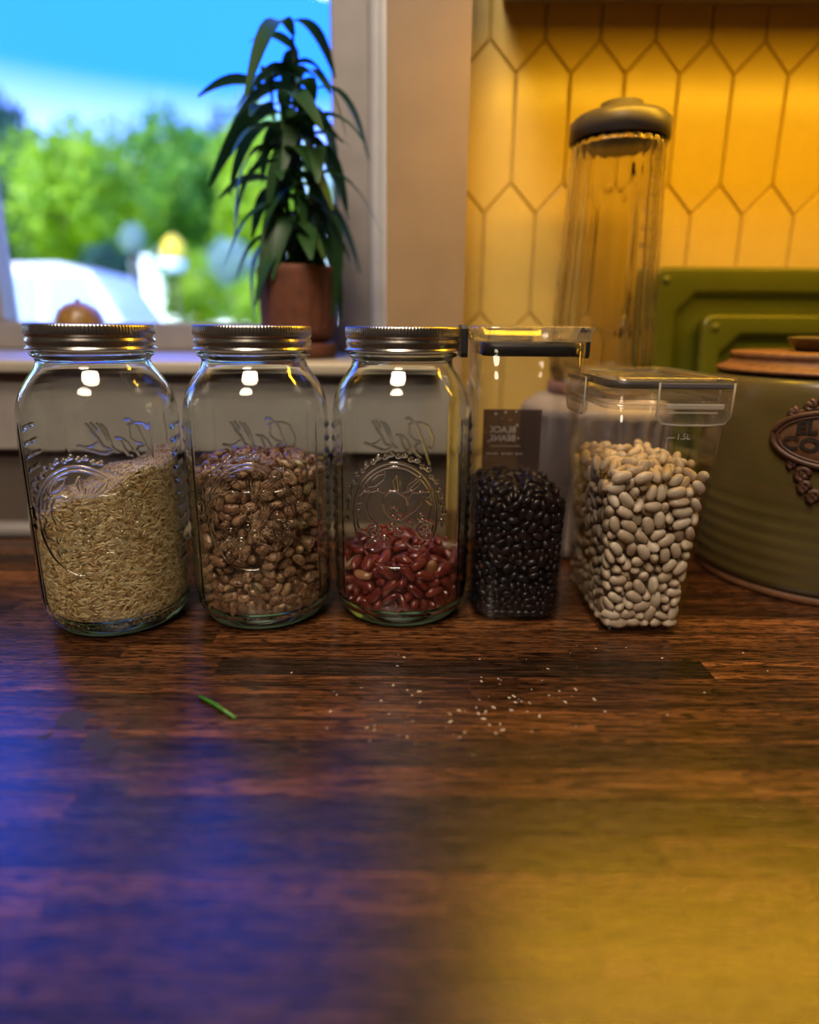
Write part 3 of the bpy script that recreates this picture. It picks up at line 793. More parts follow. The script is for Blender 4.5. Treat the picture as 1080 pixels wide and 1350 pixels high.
obj('volume_line', mesh('volume_line', [front_pt(x - .0004, D[1]), front_pt(x - .0001, D[1]), front_pt(x - .0001, z), front_pt(x - .0004, z)], [(0, 1, 2, 3)], M['frost_print']), c5)

# ------------------------------------------------------------------ packed contents
def bean_mesh(name, L, Wd, T, bend, nu, nv, mat):
    V, Fc = [], []
    rows = []
    for i in range(nv + 1):
        ph = PI * i / nv
        cx_ = -math.cos(ph)
        rr = math.sin(ph) ** 0.86
        if i in (0, nv):
            rows.append([len(V)]); V.append((cx_ * L / 2, -bend * (cx_ ** 2), 0)); continue
        ids = []
        for k in range(nu):
            a_ = 2 * PI * k / nu
            y = rr * Wd / 2 * math.cos(a_); z = rr * T / 2 * math.sin(a_)
            if math.cos(a_) < 0: y *= 1 - 0.32 * math.exp(-(cx_ / 0.45) ** 2) * min(1.0, bend / 0.0012)
            ids.append(len(V)); V.append((cx_ * L / 2, y - bend * (cx_ ** 2) + bend * 0.4, z))
        rows.append(ids)
    for A_, B_ in zip(rows[:-1], rows[1:]):
        for k in range(nu):
            k2 = (k + 1) % nu
            if len(A_) == 1: Fc.append((A_[0], B_[k], B_[k2]))
            elif len(B_) == 1: Fc.append((A_[k2], A_[k], B_[0]))
            else: Fc.append((A_[k2], A_[k], B_[k], B_[k2]))
    return fix_normals(mesh(name, V, Fc, mat, True))

def pack(n, L, rad, wall, core, z_hi, iters=140, seed=1):
    """settle n capsule-like beans between the wall and a core; three balls to a bean. wall(P, r) and core(P, r) push points to where they may be"""
    rg = np.random.default_rng(seed)
    half = max(L / 2 - rad, 1e-4)
    Pc = np.empty((0, 3))
    while len(Pc) < n:
        q = rg.uniform([-0.075, -0.075, 0.008], [0.075, 0.075, z_hi], (n * 6, 3))
        ok = (np.abs(wall(q.copy(), rad) - q).max(1) < 1e-7) & (np.abs(core(q.copy(), rad * 0.3) - q).max(1) < 1e-7)
        Pc = np.concatenate([Pc, q[ok]])
    Pc = Pc[:n]
    ax = rg.normal(size=(n, 3)); ax[:, 2] *= 0.4
    ax /= np.linalg.norm(ax, axis=1, keepdims=True)
    offs = np.array([-half, 0, half])
    P = Pc[:, None, :] + ax[:, None, :] * offs[None, :, None]
    pi = pj = None
    ai, aj = np.meshgrid(np.arange(3), np.arange(3)); ai, aj = ai.ravel(), aj.ravel()
    for it in range(iters):
        if it % 6 == 0:
            Cc = P.mean(1).astype(np.float32)
            d2 = ((Cc[:, None, :] - Cc[None, :, :]) ** 2).sum(-1)
            I, J = np.nonzero(np.triu(d2 < (L * 1.25) ** 2, 1))
            pi = (I[:, None] * 3 + ai[None]).ravel(); pj = (J[:, None] * 3 + aj[None]).ravel()
        P[..., 2] -= 0.0005 if it < iters - 30 else 0.0001
        Q = P.reshape(-1, 3)
        for _ in range(2):
            d = Q[pi] - Q[pj]
            ln = np.sqrt((d * d).sum(1)) + 1e-9
            pen = 2 * rad - ln
            k = pen > 0
            mv = d[k] * (0.5 * 0.55 * pen[k] / ln[k])[:, None]
            for c_ in range(3):
                Q[:, c_] += np.bincount(pi[k], mv[:, c_], len(Q)) - np.bincount(pj[k], mv[:, c_], len(Q))
        Q = core(Q, rad * 0.3); Q = wall(Q, rad)
        P = Q.reshape(-1, 3, 3)
        Cn = P.mean(1); axn = P[:, 2] - P[:, 0]
        axn /= np.linalg.norm(axn, axis=1, keepdims=True) + 1e-9
        P = Cn[:, None, :] + axn[:, None, :] * offs[None, :, None]
    return P.mean(1), axn

def jar_wall(P, r):
    z = np.maximum(P[:, 2], 0.0110 + r); P[:, 2] = z
    s = (np.abs(P[:, 0]) ** NSE + np.abs(P[:, 1]) ** NSE) ** (1 / NSE) + 1e-9
    lim = np.interp(z, [0.010, 0.0125, 0.016, 0.021, 0.03], [0.0400, 0.0450, 0.0500, 0.0518, 0.0523]) - r
    k = np.minimum(1.0, lim / s)
    P[:, 0] *= k; P[:, 1] *= k
    return P
def jar_core(t, top):
    def f(P, r):
        s = (np.abs(P[:, 0]) ** NSE + np.abs(P[:, 1]) ** NSE) ** (1 / NSE) + 1e-9
        R = 0.052 - t + r
        ins = (s < R) & (P[:, 2] < top + r)
        up = ins & ((top + r - P[:, 2]) < (R - s))
        out = ins & ~up
        P[up, 2] = top + r
        k = R / s[out]
        P[out, 0] *= k; P[out, 1] *= k
        return P
    return f
def tub_wall(T):
    def f(P, r):
        P[:, 2] = np.maximum(P[:, 2], 0.0042 + r)
        k = P[:, 2] / T.H
        hw = T.bot[0] + (T.top[0] - T.bot[0]) * k - T.w - r
        hd = T.bot[1] + (T.top[1] - T.bot[1]) * k - T.w - r
        rc = np.maximum(T.bot[2] - T.w - r, 0.001)
        for c_, h in ((0, hw), (1, hd)): P[:, c_] = np.clip(P[:, c_], -h, h)
        qx, qy = np.abs(P[:, 0]) - (hw - rc), np.abs(P[:, 1]) - (hd - rc)
        m_ = (qx > 0) & (qy > 0)
        ln = np.hypot(qx, qy) + 1e-9
        o = m_ & (ln > rc)
        P[o, 0] = np.sign(P[o, 0]) * (hw[o] - rc + qx[o] * rc / ln[o])
        P[o, 1] = np.sign(P[o, 1]) * (hd[o] - rc + qy[o] * rc / ln[o])
        return P
    return f
def tub_core(T, t, top):
    def f(P, r):
        k = P[:, 2] / T.H
        hw = T.bot[0] + (T.top[0] - T.bot[0]) * k - t + r
        hd = T.bot[1] + (T.top[1] - T.bot[1]) * k - t + r
        dx, dy, dz = hw - np.abs(P[:, 0]), hd - np.abs(P[:, 1]), top + r - P[:, 2]
        ins = (dx > 0) & (dy > 0) & (dz > 0)
        mn = np.minimum(np.minimum(dx, dy), dz)
        a_ = ins & (mn == dz); P[a_, 2] = top + r
        a_ = ins & (mn == dx); P[a_, 0] = np.sign(P[a_, 0]) * hw[a_]
        a_ = ins & (mn == dy) & (mn != dx); P[a_, 1] = np.sign(P[a_, 1]) * hd[a_]
        return P
    return f
def frames(ax, seed):
    rg = np.random.default_rng(seed)
    t_ = rg.normal(size=ax.shape)
    b_ = np.cross(ax, t_); b_ /= np.linalg.norm(b_, axis=1, keepdims=True)
    return np.stack([ax, np.cross(b_, ax), b_], -1)
def contents(kind, base, rz, cen, ax, dims, mats, label, cat, group, rest_label, seed, top_fn, core_m, normals):
    keep = cen[:, 2] < top_fn(cen)
    cen, ax = cen[keep], ax[keep]
    Rm = frames(ax, seed)
    # lay the flat side towards the wall it rests on
    nrm = normals(cen)
    b_ = nrm - (nrm * ax).sum(1, keepdims=True) * ax
    ln = np.linalg.norm(b_, axis=1, keepdims=True); ok = ln[:, 0] > 0.35
    b_ = b_ / np.maximum(ln, 1e-6)
    flat = ok & (np.random.default_rng(seed + 5).random(len(cen)) < 0.7)
    Rm[flat] = np.stack([ax[flat], np.cross(b_[flat], ax[flat]), b_[flat]], -1)
    cr, sr = math.cos(rz), math.sin(rz)
    Rz = np.array([[cr, -sr, 0], [sr, cr, 0], [0, 0, 1]])
    wc = cen @ Rz.T + np.array(base)
    wR = np.einsum('ij,njk->nik', Rz, Rm)
    # how much of each bean the photograph shows: paint them as discs, nearest wins
    px, py, dp = project(wc)
    buf = np.full((600, 1100), -1, int); dep = np.full((600, 1100), 9.0)
    rp_ = (dims[0] + dims[1]) / 4 / dp * F_PX * 0.95
    yy, xx = np.mgrid[-20:21, -20:21]
    for i in np.argsort(-dp):
        m_ = (xx * xx + yy * yy) < rp_[i] ** 2
        X_, Y_ = (xx[m_] + px[i]).astype(int), (yy[m_] + py[i] - 400).astype(int)
        g_ = (X_ >= 0) & (X_ < 1100) & (Y_ >= 0) & (Y_ < 600)
        buf[Y_[g_], X_[g_]] = i
    seen = np.bincount(buf[buf >= 0], minlength=len(cen))
    order = np.argsort(-seen)
    single = [i for i in order[:300] if seen[i] > 6]
    me = bean_mesh(kind, *dims, 16, 10, mats[0])
    for i in single:
        o = bpy.data.objects.new(kind, me)
        C.objects.link(o)
        o.matrix_world = Matrix.Translation(wc[i]) @ Matrix(wR[i].tolist()).to_4x4()
        sc_ = 1 + 0.10 * math.sin(i * 12.9898)
        o.scale = (sc_, sc_, sc_)
        tag(o, label, cat, group)
    rest = np.setdiff1d(np.arange(len(cen)), single)
    lo_ = bean_mesh(kind + '_low', *dims, 8, 6, mats[1])
    bv = np.array([v_.co[:] for v_ in lo_.vertices]); tri = []
    for p_ in lo_.polygons:
        q = list(p_.vertices); tri += [(q[0], q[k], q[k + 1]) for k in range(1, len(q) - 1)]
    tri = np.array(tri)
    Vs = (np.einsum('nij,vj->nvi', wR[rest], bv) + wc[rest][:, None, :]).reshape(-1, 3)
    Fs = (tri[None] + (np.arange(len(rest)) * len(bv))[:, None, None]).reshape(-1, 3)
    cv = np.array(core_m[0]) @ Rz.T + np.array(base)
    cf = np.array(core_m[1]) + len(Vs)
    o = obj(kind + '_heap', mesh(kind + '_heap', np.concatenate([Vs, cv]), np.concatenate([Fs, cf]), mats[1], True))
    tag(o, rest_label, cat + ' heap', None, 'stuff')
    print(kind, 'total', len(cen), 'single', len(single), 'visible', int((seen > 6).sum()), 'top', float(np.sort(cen[:, 2])[-20:].mean()))
def solid(rings):
    """closed solid of stacked equal rings, as triangles"""
    n = len(rings[0]); V = [p for r in rings for p in r]; T_ = []
    for i in range(len(rings) - 1):
        for k in range(n):
            a_, b_, c_, d_ = i * n + k, i * n + (k + 1) % n, (i + 1) * n + (k + 1) % n, (i + 1) * n + k
            T_ += [(a_, b_, c_), (a_, c_, d_)]
    for k in range(1, n - 1):
        T_ += [(0, k + 1, k), ((len(rings) - 1) * n, (len(rings) - 1) * n + k, (len(rings) - 1) * n + k + 1)]
    return V, T_
def jar_ring(R, z, n=48, zf=None):
    out = []
    for k in range(n):
        a_ = 2 * PI * k / n
        q = R * (abs(math.cos(a_)) ** NSE + abs(math.sin(a_)) ** NSE) ** (-1 / NSE)
        x, y = q * math.cos(a_), q * math.sin(a_)
        out.append((x, y, zf(x, y) if zf else z))
    return out
def jar_normals(c_):
    n_ = np.stack([np.sign(c_[:, 0]) * np.abs(c_[:, 0]) ** (NSE - 1), np.sign(c_[:, 1]) * np.abs(c_[:, 1]) ** (NSE - 1), np.zeros(len(c_))], -1)
    return n_ / (np.linalg.norm(n_, axis=1, keepdims=True) + 1e-9)
def tub_normals(T):
    def f(c_):
        k = c_[:, 2] / T.H
        dx = T.bot[0] + (T.top[0] - T.bot[0]) * k - np.abs(c_[:, 0]); dy = T.bot[1] + (T.top[1] - T.bot[1]) * k - np.abs(c_[:, 1])
        n_ = np.zeros_like(c_); a_ = dx < dy
        n_[a_, 0] = np.sign(c_[a_, 0]); n_[~a_, 1] = np.sign(c_[~a_, 1])
        return n_
    return f
def pair(name, stops, rough, speckle=None, coat=0.0):
    return bean_material(name, stops, rough, speckle, False, coat), bean_material(name + '_heap', stops, rough, speckle, True, coat)

# speckled brown beans, second jar
FZ2 = 0.1285
cen, ax = pack(1180, 0.0122, 0.0036, jar_wall, jar_core(0.0165, FZ2 - 0.016), 0.185, seed=3)
contents('pinto_bean', (JARS[1][0], JARS[1][1], 0.0003), JARS[1][2], cen, ax, (0.0126, 0.0082, 0.0064, 0.0004),
         pair('pinto_skin', [(0.0, (0.36, 0.17, 0.08)), (0.5, (0.52, 0.28, 0.145)), (0.93, (0.64, 0.38, 0.21)), (0.96, (0.44, 0.31, 0.15)), (1.0, (0.44, 0.31, 0.15))], 0.38, (0.055, 0.020, 0.012)),
         'brown speckled bean in the jar between the rice and the red beans', 'bean', 'speckled beans in a glass jar', 'packed brown speckled beans deeper inside the middle glass jar', 21,
         lambda c_: FZ2 + 0.004 - 0.35 * np.maximum(np.hypot(c_[:, 0], c_[:, 1]) - 0.035, 0), solid([jar_ring(0.0335, 0.0125), jar_ring(0.0335, FZ2 - 0.017)]), jar_normals)
# red kidney beans, third jar
FZ3 = 0.064
cen, ax = pack(365, 0.0170, 0.0040, jar_wall, jar_core(0.020, FZ3 - 0.020), 0.105, seed=4)
contents('kidney_bean', (JARS[2][0], JARS[2][1], 0.0003), JARS[2][2], cen, ax, (0.0172, 0.0088, 0.0074, 0.0008),
         pair('kidney_skin', [(0.0, (0.19, 0.020, 0.016)), (0.5, (0.27, 0.034, 0.026)), (0.955, (0.37, 0.060, 0.042)), (0.965, (0.55, 0.33, 0.22)), (1.0, (0.5, 0.2, 0.08))], 0.22, None, 0.3),
         'glossy dark red kidney bean in the fruit-embossed glass jar', 'bean', 'red kidney beans in a glass jar', 'packed red kidney beans deeper inside the fruit-embossed jar', 22,
         lambda c_: FZ3 + 0.006 + 0.09 * c_[:, 0], solid([jar_ring(0.030, 0.0125), jar_ring(0.030, FZ3 - 0.021)]), jar_normals)
# black beans, tall tub
FZ4 = 0.1085
cen, ax = pack(1500, 0.0094, 0.0029, tub_wall(T4), tub_core(T4, 0.0135, FZ4 - 0.012), 0.155, seed=5)
def tub_ring(T, t, z): return rring(*T.at(z, t), z, 3)
contents('black_bean', (T4.x, T4.y, 0.0003), 0.0, cen, ax, (0.0096, 0.0066, 0.0056, 0.0003),
         pair('black_skin', [(0.0, (0.004, 0.0035, 0.005)), (0.7, (0.008, 0.0065, 0.008)), (0.985, (0.015, 0.011, 0.012)), (1.0, (0.12, 0.05, 0.02))], 0.36, None, 0.08),
         'shiny black bean in the tall clear plastic container', 'bean', 'black beans in a tall container', 'packed black beans deeper inside the tall container', 23,
         lambda c_: np.full(len(c_), FZ4 + 0.002), solid([tub_ring(T4, 0.0135, 0.006), tub_ring(T4, 0.0135, FZ4 - 0.012)]), tub_normals(T4))
# white beans, tapered tub
FZ5 = 0.1300
cen, ax = pack(880, 0.0138, 0.0040, tub_wall(T5), tub_core(T5, 0.0185, FZ5 - 0.017), 0.185, seed=6)
contents('white_bean', (T5.x, T5.y, 0.0003), 0.0, cen, ax, (0.0138, 0.0086, 0.0068, 0.00025),
         pair('white_skin', [(0.0, (0.50, 0.39, 0.25)), (0.5, (0.61, 0.50, 0.33)), (1.0, (0.72, 0.61, 0.43))], 0.42),
         'cream white bean in the tapered clear plastic container', 'bean', 'white beans in a tapered container', 'packed white beans deeper inside the tapered container', 24,
         lambda c_: FZ5 + 0.004 - 0.06 * np.abs(c_[:, 0]), solid([tub_ring(T5, 0.0185, 0.006), tub_ring(T5, 0.0185, FZ5 - 0.018)]), tub_normals(T5))

# rice, first jar: grains nobody could count, heaped up towards one side
def rice():
    rg = np.random.default_rng(9)
    cr, sr = math.cos(JARS[0][2]), math.sin(JARS[0][2])
    def top(x, y):
        gx, gy = x * cr - y * sr, x * sr + y * cr
        return 0.115 + 0.38 * gx + 0.12 * gy + 0.0025 * np.sin(gx * 120 + gy * 90)
    gL, gW = 0.0059, 0.0017
    base = np.array([(-.5, 0, 0)] + [(t_, r_ * math.cos(a_), r_ * math.sin(a_)) for t_, r_ in ((-.36, .36), (0, .5), (.36, .36)) for a_ in np.arange(5) * 2 * PI / 5] + [(.5, 0, 0)])
    tri = []
    for k in range(5):
        k2 = (k + 1) % 5
        tri += [(0, 1 + k2, 1 + k), (16, 11 + k, 11 + k2)]
        for r_ in (1, 6): tri += [(r_ + k, r_ + k2, r_ + 5 + k2), (r_ + k, r_ + 5 + k2, r_ + 5 + k)]
    tri = np.array(tri)
    C_, A_, = [], []
    n = 17000
    th = rg.uniform(0, 2 * PI, n); z = rg.uniform(0.0118, 0.145, n)
    Rw = np.interp(z, [0.010, 0.0125, 0.016, 0.021, 0.03], [0.0400, 0.0450, 0.0500, 0.0518, 0.0523]) - gW * 0.5 - rg.random(n) ** 2 * 0.0018
    q = Rw * (np.abs(np.cos(th)) ** NSE + np.abs(np.sin(th)) ** NSE) ** (-1 / NSE)
    P = np.stack([q * np.cos(th), q * np.sin(th), z], -1)
    k = z < top(P[:, 0], P[:, 1]) - 0.001
    P, th = P[k], th[k]
    nr = jar_normals(P); tg = np.stack([-nr[:, 1], nr[:, 0], np.zeros(len(P))], -1)
    ph = rg.uniform(-1.57, 1.57, len(P)) * rg.uniform(0.5, 1, len(P))
    ax_ = tg * np.cos(ph)[:, None] + np.array([0, 0, 1.0]) * np.sin(ph)[:, None] + nr * rg.normal(0, 0.10, len(P))[:, None] * 0.6
    C_.append(P); A_.append(ax_)
    n = 5200
    r_ = 0.0503 * np.sqrt(rg.random(n)); th = rg.uniform(0, 2 * PI, n)
    q = r_ * (np.abs(np.cos(th)) ** NSE + np.abs(np.sin(th)) ** NSE) ** (-1 / NSE)
    x, y = q * np.cos(th), q * np.sin(th)
    P = np.stack([x, y, top(x, y) + rg.uniform(-0.0015, 0.0012, n)], -1)
    ax_ = rg.normal(size=(n, 3)); ax_[:, 2] *= 0.35; ax_[:, 2] += 0.3 * ax_[:, 0]
    C_.append(P); A_.append(ax_)
    P = np.concatenate(C_); ax_ = np.concatenate(A_); ax_ /= np.linalg.norm(ax_, axis=1, keepdims=True)
    Rm = frames(ax_, 31)
    sz = rg.uniform(0.8, 1.15, len(P))
    bb_ = base[None] * np.array([gL, gW, gW])[None, None] * sz[:, None, None]
    Vs = (np.einsum('nij,nvj->nvi', Rm, bb_) + P[:, None, :]).reshape(-1, 3)
    Fs = (tri[None] + (np.arange(len(P)) * len(base))[:, None, None]).reshape(-1, 3)
    rings = [jar_ring(0.0385, 0.0115), jar_ring(0.0470, 0.0165), jar_ring(0.0497, 0.03), jar_ring(0.0497, 0, zf=lambda x, y: float(top(x, y)) - 0.002)]
    cv, cf = solid(rings)
    g = N('rice_grain')
    r = g.n('NewGeometry').outputs['Random Per Island']
    col = g.ramp(r, [(0.0, (0.46, 0.25, 0.08)), (0.5, (0.78, 0.53, 0.25)), (1.0, (0.92, 0.74, 0.46))])
    g.bsdf(col, 0.4, Subsurface_Weight=0.0)
    o = obj('rice', mesh('rice', np.concatenate([Vs, cv]), np.concatenate([Fs, np.array(cf) + len(Vs)]), g.m, True), None, (JARS[0][0], JARS[0][1], 0.0003), (0, 0, JARS[0][2]))
    tag(o, 'heap of white long grain rice sloping across the glass jar', 'rice', None, 'stuff')
rice()

# ------------------------------------------------------------------ blender with fluted pitcher
bl = empty('kitchen_blender', (0.2050, 0.684, 0)); tag(bl, 'blender with fluted clear pitcher on a ribbed grey base', 'blender')
def base_r(a_, z): return 1.0 + (0.012 * math.cos(a_ * 26) if 0.012 < z < 0.142 else 0.0)
obj('base', lathe_mesh('base', [(0, 0.0), (0.080, 0.0), (0.083, 0.004), (0.083, 0.012), (0.082, 0.014), (0.079, 0.140), (0.080, 0.144), (0.080, 0.150), (0.076, 0.155), (0.064, 0.163), (0.058, 0.165), (0, 0.165)], M['appliance'], 208, True, base_r), bl)
obj('collar', lathe_mesh('collar', [(0.047, 0.1655), (0.053, 0.1655), (0.053, 0.176), (0.049, 0.178), (0.047, 0.178)], M['pink_plastic'], 64), bl)
def flute(a_, z): return 1.0 + (0.055 * abs(math.sin(a_ * 12.0)) - 0.0275) * (1.0 if 0.186 < z < 0.402 else 0.0)
prof = [(0, 0.1785), (0.048, 0.1785), (0.0500, 0.182), (0.0525, 0.20), (0.0480, 0.30), (0.0440, 0.40), (0.0460, 0.408), (0.0440, 0.408), (0.0415, 0.400), (0.0455, 0.30), (0.0500, 0.20), (0.047, 0.184), (0, 0.184)]
obj('pitcher', lathe_mesh('pitcher', prof, M['pitcher'], 216, True, flute), bl)
obj('pitcher_lid', lathe_mesh('pitcher_lid', [(0, 0.404), (0.0410, 0.404), (0.0415, 0.4085), (0.0475, 0.4085), (0.0475, 0.425), (0.042, 0.430), (0.022, 0.430), (0.020, 0.442), (0, 0.442)], M['appliance_dark'], 48), bl)
hp = [(0.046 + 0.035 * math.sin(t_ * PI) ** 0.5, 0.0, 0.395 - t_ * 0.17) for t_ in np.linspace(0, 1, 14)]
hd = obj('pitcher_handle', tube_mesh('pitcher_handle', [(p[0], 0, p[2]) for p in hp], 0.006, M['pitcher'], 10), bl, None, (0, 0, math.radians(50)))
mv, mf = [], []
for k in range(12):   # measuring marks up the side of the pitcher
    a_ = math.radians(-62); z = 0.215 + k * 0.0155; w_ = 0.012 if k % 2 else 0.008
    n0 = len(mv)
    for da, dz in ((0, -.0005), (w_, -.0005), (w_, .0005), (0, .0005)):
        aa = a_ + da / 0.058; rr = (0.0525 - 0.045 * (z - 0.2)) * 1.018 + 0.0004
        mv.append((rr * math.cos(aa), rr * math.sin(aa), z + dz))
    mf.append((n0, n0 + 1, n0 + 2, n0 + 3))
obj('measuring_marks', mesh('measuring_marks', mv, mf, M['mark']), bl)
for k, tx in enumerate(('10', '15', '20')):
    v, f_ = text_verts(tx, 0.0075, 0, 0.0001)
    z = 0.340 - k * 0.0155; a0 = math.radians(-62) - 0.13
    obj('measuring_number', mesh('measuring_number', [(0.0478 * math.cos(a0 + q[0] / .047), 0.0478 * math.sin(a0 + q[0] / .047), z + q[1]) for q in v], f_, M['mark']), bl)

# ------------------------------------------------------------------ stoneware cookie jar with plaque
KX, KY, KR = 0.4000, 0.5930, 0.108
kj = empty('cookie_jar', (KX, KY, 0.0)); tag(kj, 'olive stoneware cookie jar with brown lettered plaque and clay lid', 'cookie jar')
pr = [(0, 0.0), (0.096, 0.0), (0.0995, 0.003), (0.1000, 0.008), (0.1010, 0.0085), (0.1025, 0.0105)]
for z in np.linspace(0.014, 0.165, 40): pr.append((0.1035 + 0.0050 * math.sin(min(z / 0.11, 1) * PI / 2) + (0.0006 * math.sin(z * 2 * PI / 0.0125) if z < 0.09 else 0.0), z))
pr += [(0.1082, 0.174), (0.1075, 0.181), (0.1060, 0.187), (0.1035, 0.1915), (0.099, 0.1940), (0.088, 0.1950), (0.082, 0.1945), (0.080, 0.185), (0.080, 0.05), (0, 0.05)]
body = obj('body', lathe_mesh('body', pr, M['stoneware'], 96), kj)
obj('foot_ring', lathe_mesh('foot_ring', [(0.094, 0.0006), (0.1006, 0.0006), (0.1018, 0.003), (0.1018, 0.0075), (0.0995, 0.0085), (0.094, 0.0085)], M['unglazed'], 96), kj)
ld_ = obj('lid', lathe_mesh('lid', [(0, 0.1952), (0.1015, 0.1950), (0.1035, 0.1966), (0.1030, 0.1984), (0.0990, 0.1998), (0.0930, 0.2035), (0.0910, 0.2070), (0.0922, 0.2085), (0.0922, 0.2120), (0.0900, 0.2130), (0.036, 0.2136), (0, 0.2136)], M['unglazed'], 96), kj)
obj('knob', lathe_mesh('knob', [(0, 0.2134), (0.037, 0.2134), (0.0385, 0.2160), (0.0430, 0.2215), (0.0460, 0.2245), (0.0450, 0.2262), (0.036, 0.2270), (0, 0.2270)], M['stoneware'], 48), ld_)
PA = math.atan2(-KY, -KX) + 0.07          # plaque faces the way the jar is turned
def on_jar(u, z, o):               # u along the surface, o out of it
    r_ = 0.1081 + o
    a_ = PA + u / 0.108
    return (r_ * math.cos(a_), r_ * math.sin(a_), z)
PZ, PW, PH = 0.1470, 0.0455, 0.0225
def disc(w_, h_, o0, o1, bev, name, mat, par, n=48):
    V, Fc = [(on_jar(0, PZ, o1))], []
    for sc, o in ((0.5, o1), (1 - bev, o1), (1.0, o1 - (o1 - o0) * .4), (1.0, o0)):
        for k in range(n):
            a_ = 2 * PI * k / n
            V.append(on_jar(w_ * sc * math.cos(a_), PZ + h_ * sc * math.sin(a_), o))
    for k in range(n):
        k2 = (k + 1) % n
        Fc.append((0, 1 + k, 1 + k2))
        for r_ in range(3): Fc.append((1 + r_ * n + k, 1 + (r_ + 1) * n + k, 1 + (r_ + 1) * n + k2, 1 + r_ * n + k2))
    return obj(name, fix_normals(mesh(name, V, Fc, mat, True)), par)
plq = disc(PW, PH, -.001, .003, .06, 'plaque', M['plaque_face'], kj)
def strip(pts, rad, name, mat, par, o=0.003, n=8):
    return obj(name, tube_mesh(name, [on_jar(u, z, o) for u, z in pts], rad, mat, n), par)
strip([(PW * math.cos(a_), PZ + PH * math.sin(a_)) for a_ in np.linspace(0, 2 * PI, 61)], 0.0024, 'border', M['plaque'], plq)
strip([(PW * .90 * math.cos(a_), PZ + PH * .86 * math.sin(a_)) for a_ in np.linspace(0, 2 * PI, 61)], 0.0012, 'border', M['plaque'], plq, 0.0032)
def curl(cu, cz, r0, turns, a0, hand):
    return [(cu + hand * r0 * (1 - t_ * .82) * math.cos(a0 + turns * 2 * PI * t_), cz + r0 * (1 - t_ * .82) * math.sin(a0 + turns * 2 * PI * t_)) for t_ in np.linspace(0, 1, 26)]
for hand in (-1, 1):
    for cu, cz, r0, rad in ((0.0335, 0.0200, .0036, .0022), (0.0225, 0.0262, .0045, .0022), (0.0120, 0.0315, .0060, .0026), (0.0275, -0.0225, .0036, .0020), (0.0185, -0.0295, .0062, .0026), (0.0160, -0.0400, .0048, .0024), (0.0085, -0.0470, .0052, .0026)):
        strip(curl(hand * cu, PZ + cz, r0, 1.35, PI * 0.5 if cz > 0 else -PI * 0.5, hand), rad, 'scroll', M['plaque'], plq, 0.0018)
        strip([(hand * cu + .0012 * math.cos(q), PZ + cz + .0012 * math.sin(q)) for q in np.linspace(0, 6, 7)], rad * .8, 'scroll', M['plaque'], plq, 0.001)
    strip([(hand * PW * .98 * math.cos(q), PZ + PH * 1.17 * math.sin(q)) for q in np.linspace(0.75, 1.5, 14)], 0.0020, 'scroll', M['plaque'], plq, 0.0015)
for tx, u0, zz, sz in (('COOKIES', 0.0, -0.0055, 0.0150),):
    v, f_ = text_verts(tx, sz, 0.0, 0.0005)
    v[:, 0] *= 0.075 / (v[:, 0].max() - v[:, 0].min())
    obj('lettering', mesh('lettering', [on_jar(u0 + q[0], PZ + zz + q[1], .0042) for q in v], f_, M['ink']), plq)
v, f_ = text_verts('EL', 0.0150, 0.0, 0.0006)
obj('lettering', mesh('lettering', [on_jar(-0.0215 + q[0], PZ + 0.0085 + q[1] + 0.12 * q[0], .0042) for q in v], f_, M['ink']), plq)

# ------------------------------------------------------------------ green glazed trays leaning on the tiles
def tray(name, x0, z1, y_top, y_bot, w_, label, rimw):
    h_ = math.hypot(z1, y_top - y_bot)
    t_ = empty(name, (x0 + w_ / 2, y_bot, 0.001)); tag(t_, label, 'tray', 'green trays leaning on the tiles')
    t_.rotation_euler = (-math.atan2(y_top - y_bot, z1), 0, 0)
    def rr(i, y, rad, ch=None):
        P = rring(w_ / 2 - i, h_ / 2 - i, rad, 0, 6)
        return [(p[0], y, p[1] + h_ / 2) for p in P]
    def cham(i, y, c):
        a_, b_ = w_ / 2 - i, h_ / 2 - i; out = []
        for sx, sy, fl in ((1, 1, 0), (-1, 1, 1), (-1, -1, 0), (1, -1, 1)):
            p0, p1 = (sx * a_, sy * (b_ - c)), (sx * (a_ - c), sy * b_)
            if fl: p0, p1 = p1, p0
            for k in range(7):
                q = k / 6; out.append((p0[0] + (p1[0] - p0[0]) * q, y, p0[1] + (p1[1] - p0[1]) * q + h_ / 2))
        return out
    obj('dish', loft_mesh('dish', [rr(.001, .016, .012), rr(0, .013, .014), rr(0, .003, .014), rr(.0015, .0006, .013), rr(.004, 0, .011), cham(rimw - .003, .0002, .024), cham(rimw, .0015, .024), cham(rimw + .003, .0075, .022), cham(rimw + .02, .0085, .02)], M['jadeite'], True, True), t_)
    for sx in (-1, 1):
        for sz_ in (0, 1):
            m_ = lathe_mesh('corner_stud', [(0, -.0025), (.0035, -.0022), (.0052, -.0008), (.0058, .001), (0, .001)], M['jadeite'], 20)
            obj('corner_stud', m_, t_, (sx * (w_ / 2 - .0155), .0005, h_ - .0155 if sz_ else .0155), (-PI / 2, 0, 0))
    return t_
tx0, tz1 = on_plane(863, 352, 0.772)
tray('green_tray', tx0, tz1, 0.772, 0.742, 0.40, 'large green glazed tray leaning on the tiles behind a smaller one', 0.028)
tx0, tz1 = on_plane(927, 415, 0.752)
tray('green_tray', tx0, tz1, 0.752, 0.7235, 0.30, 'smaller green glazed tray propped against the large green tray', 0.022)

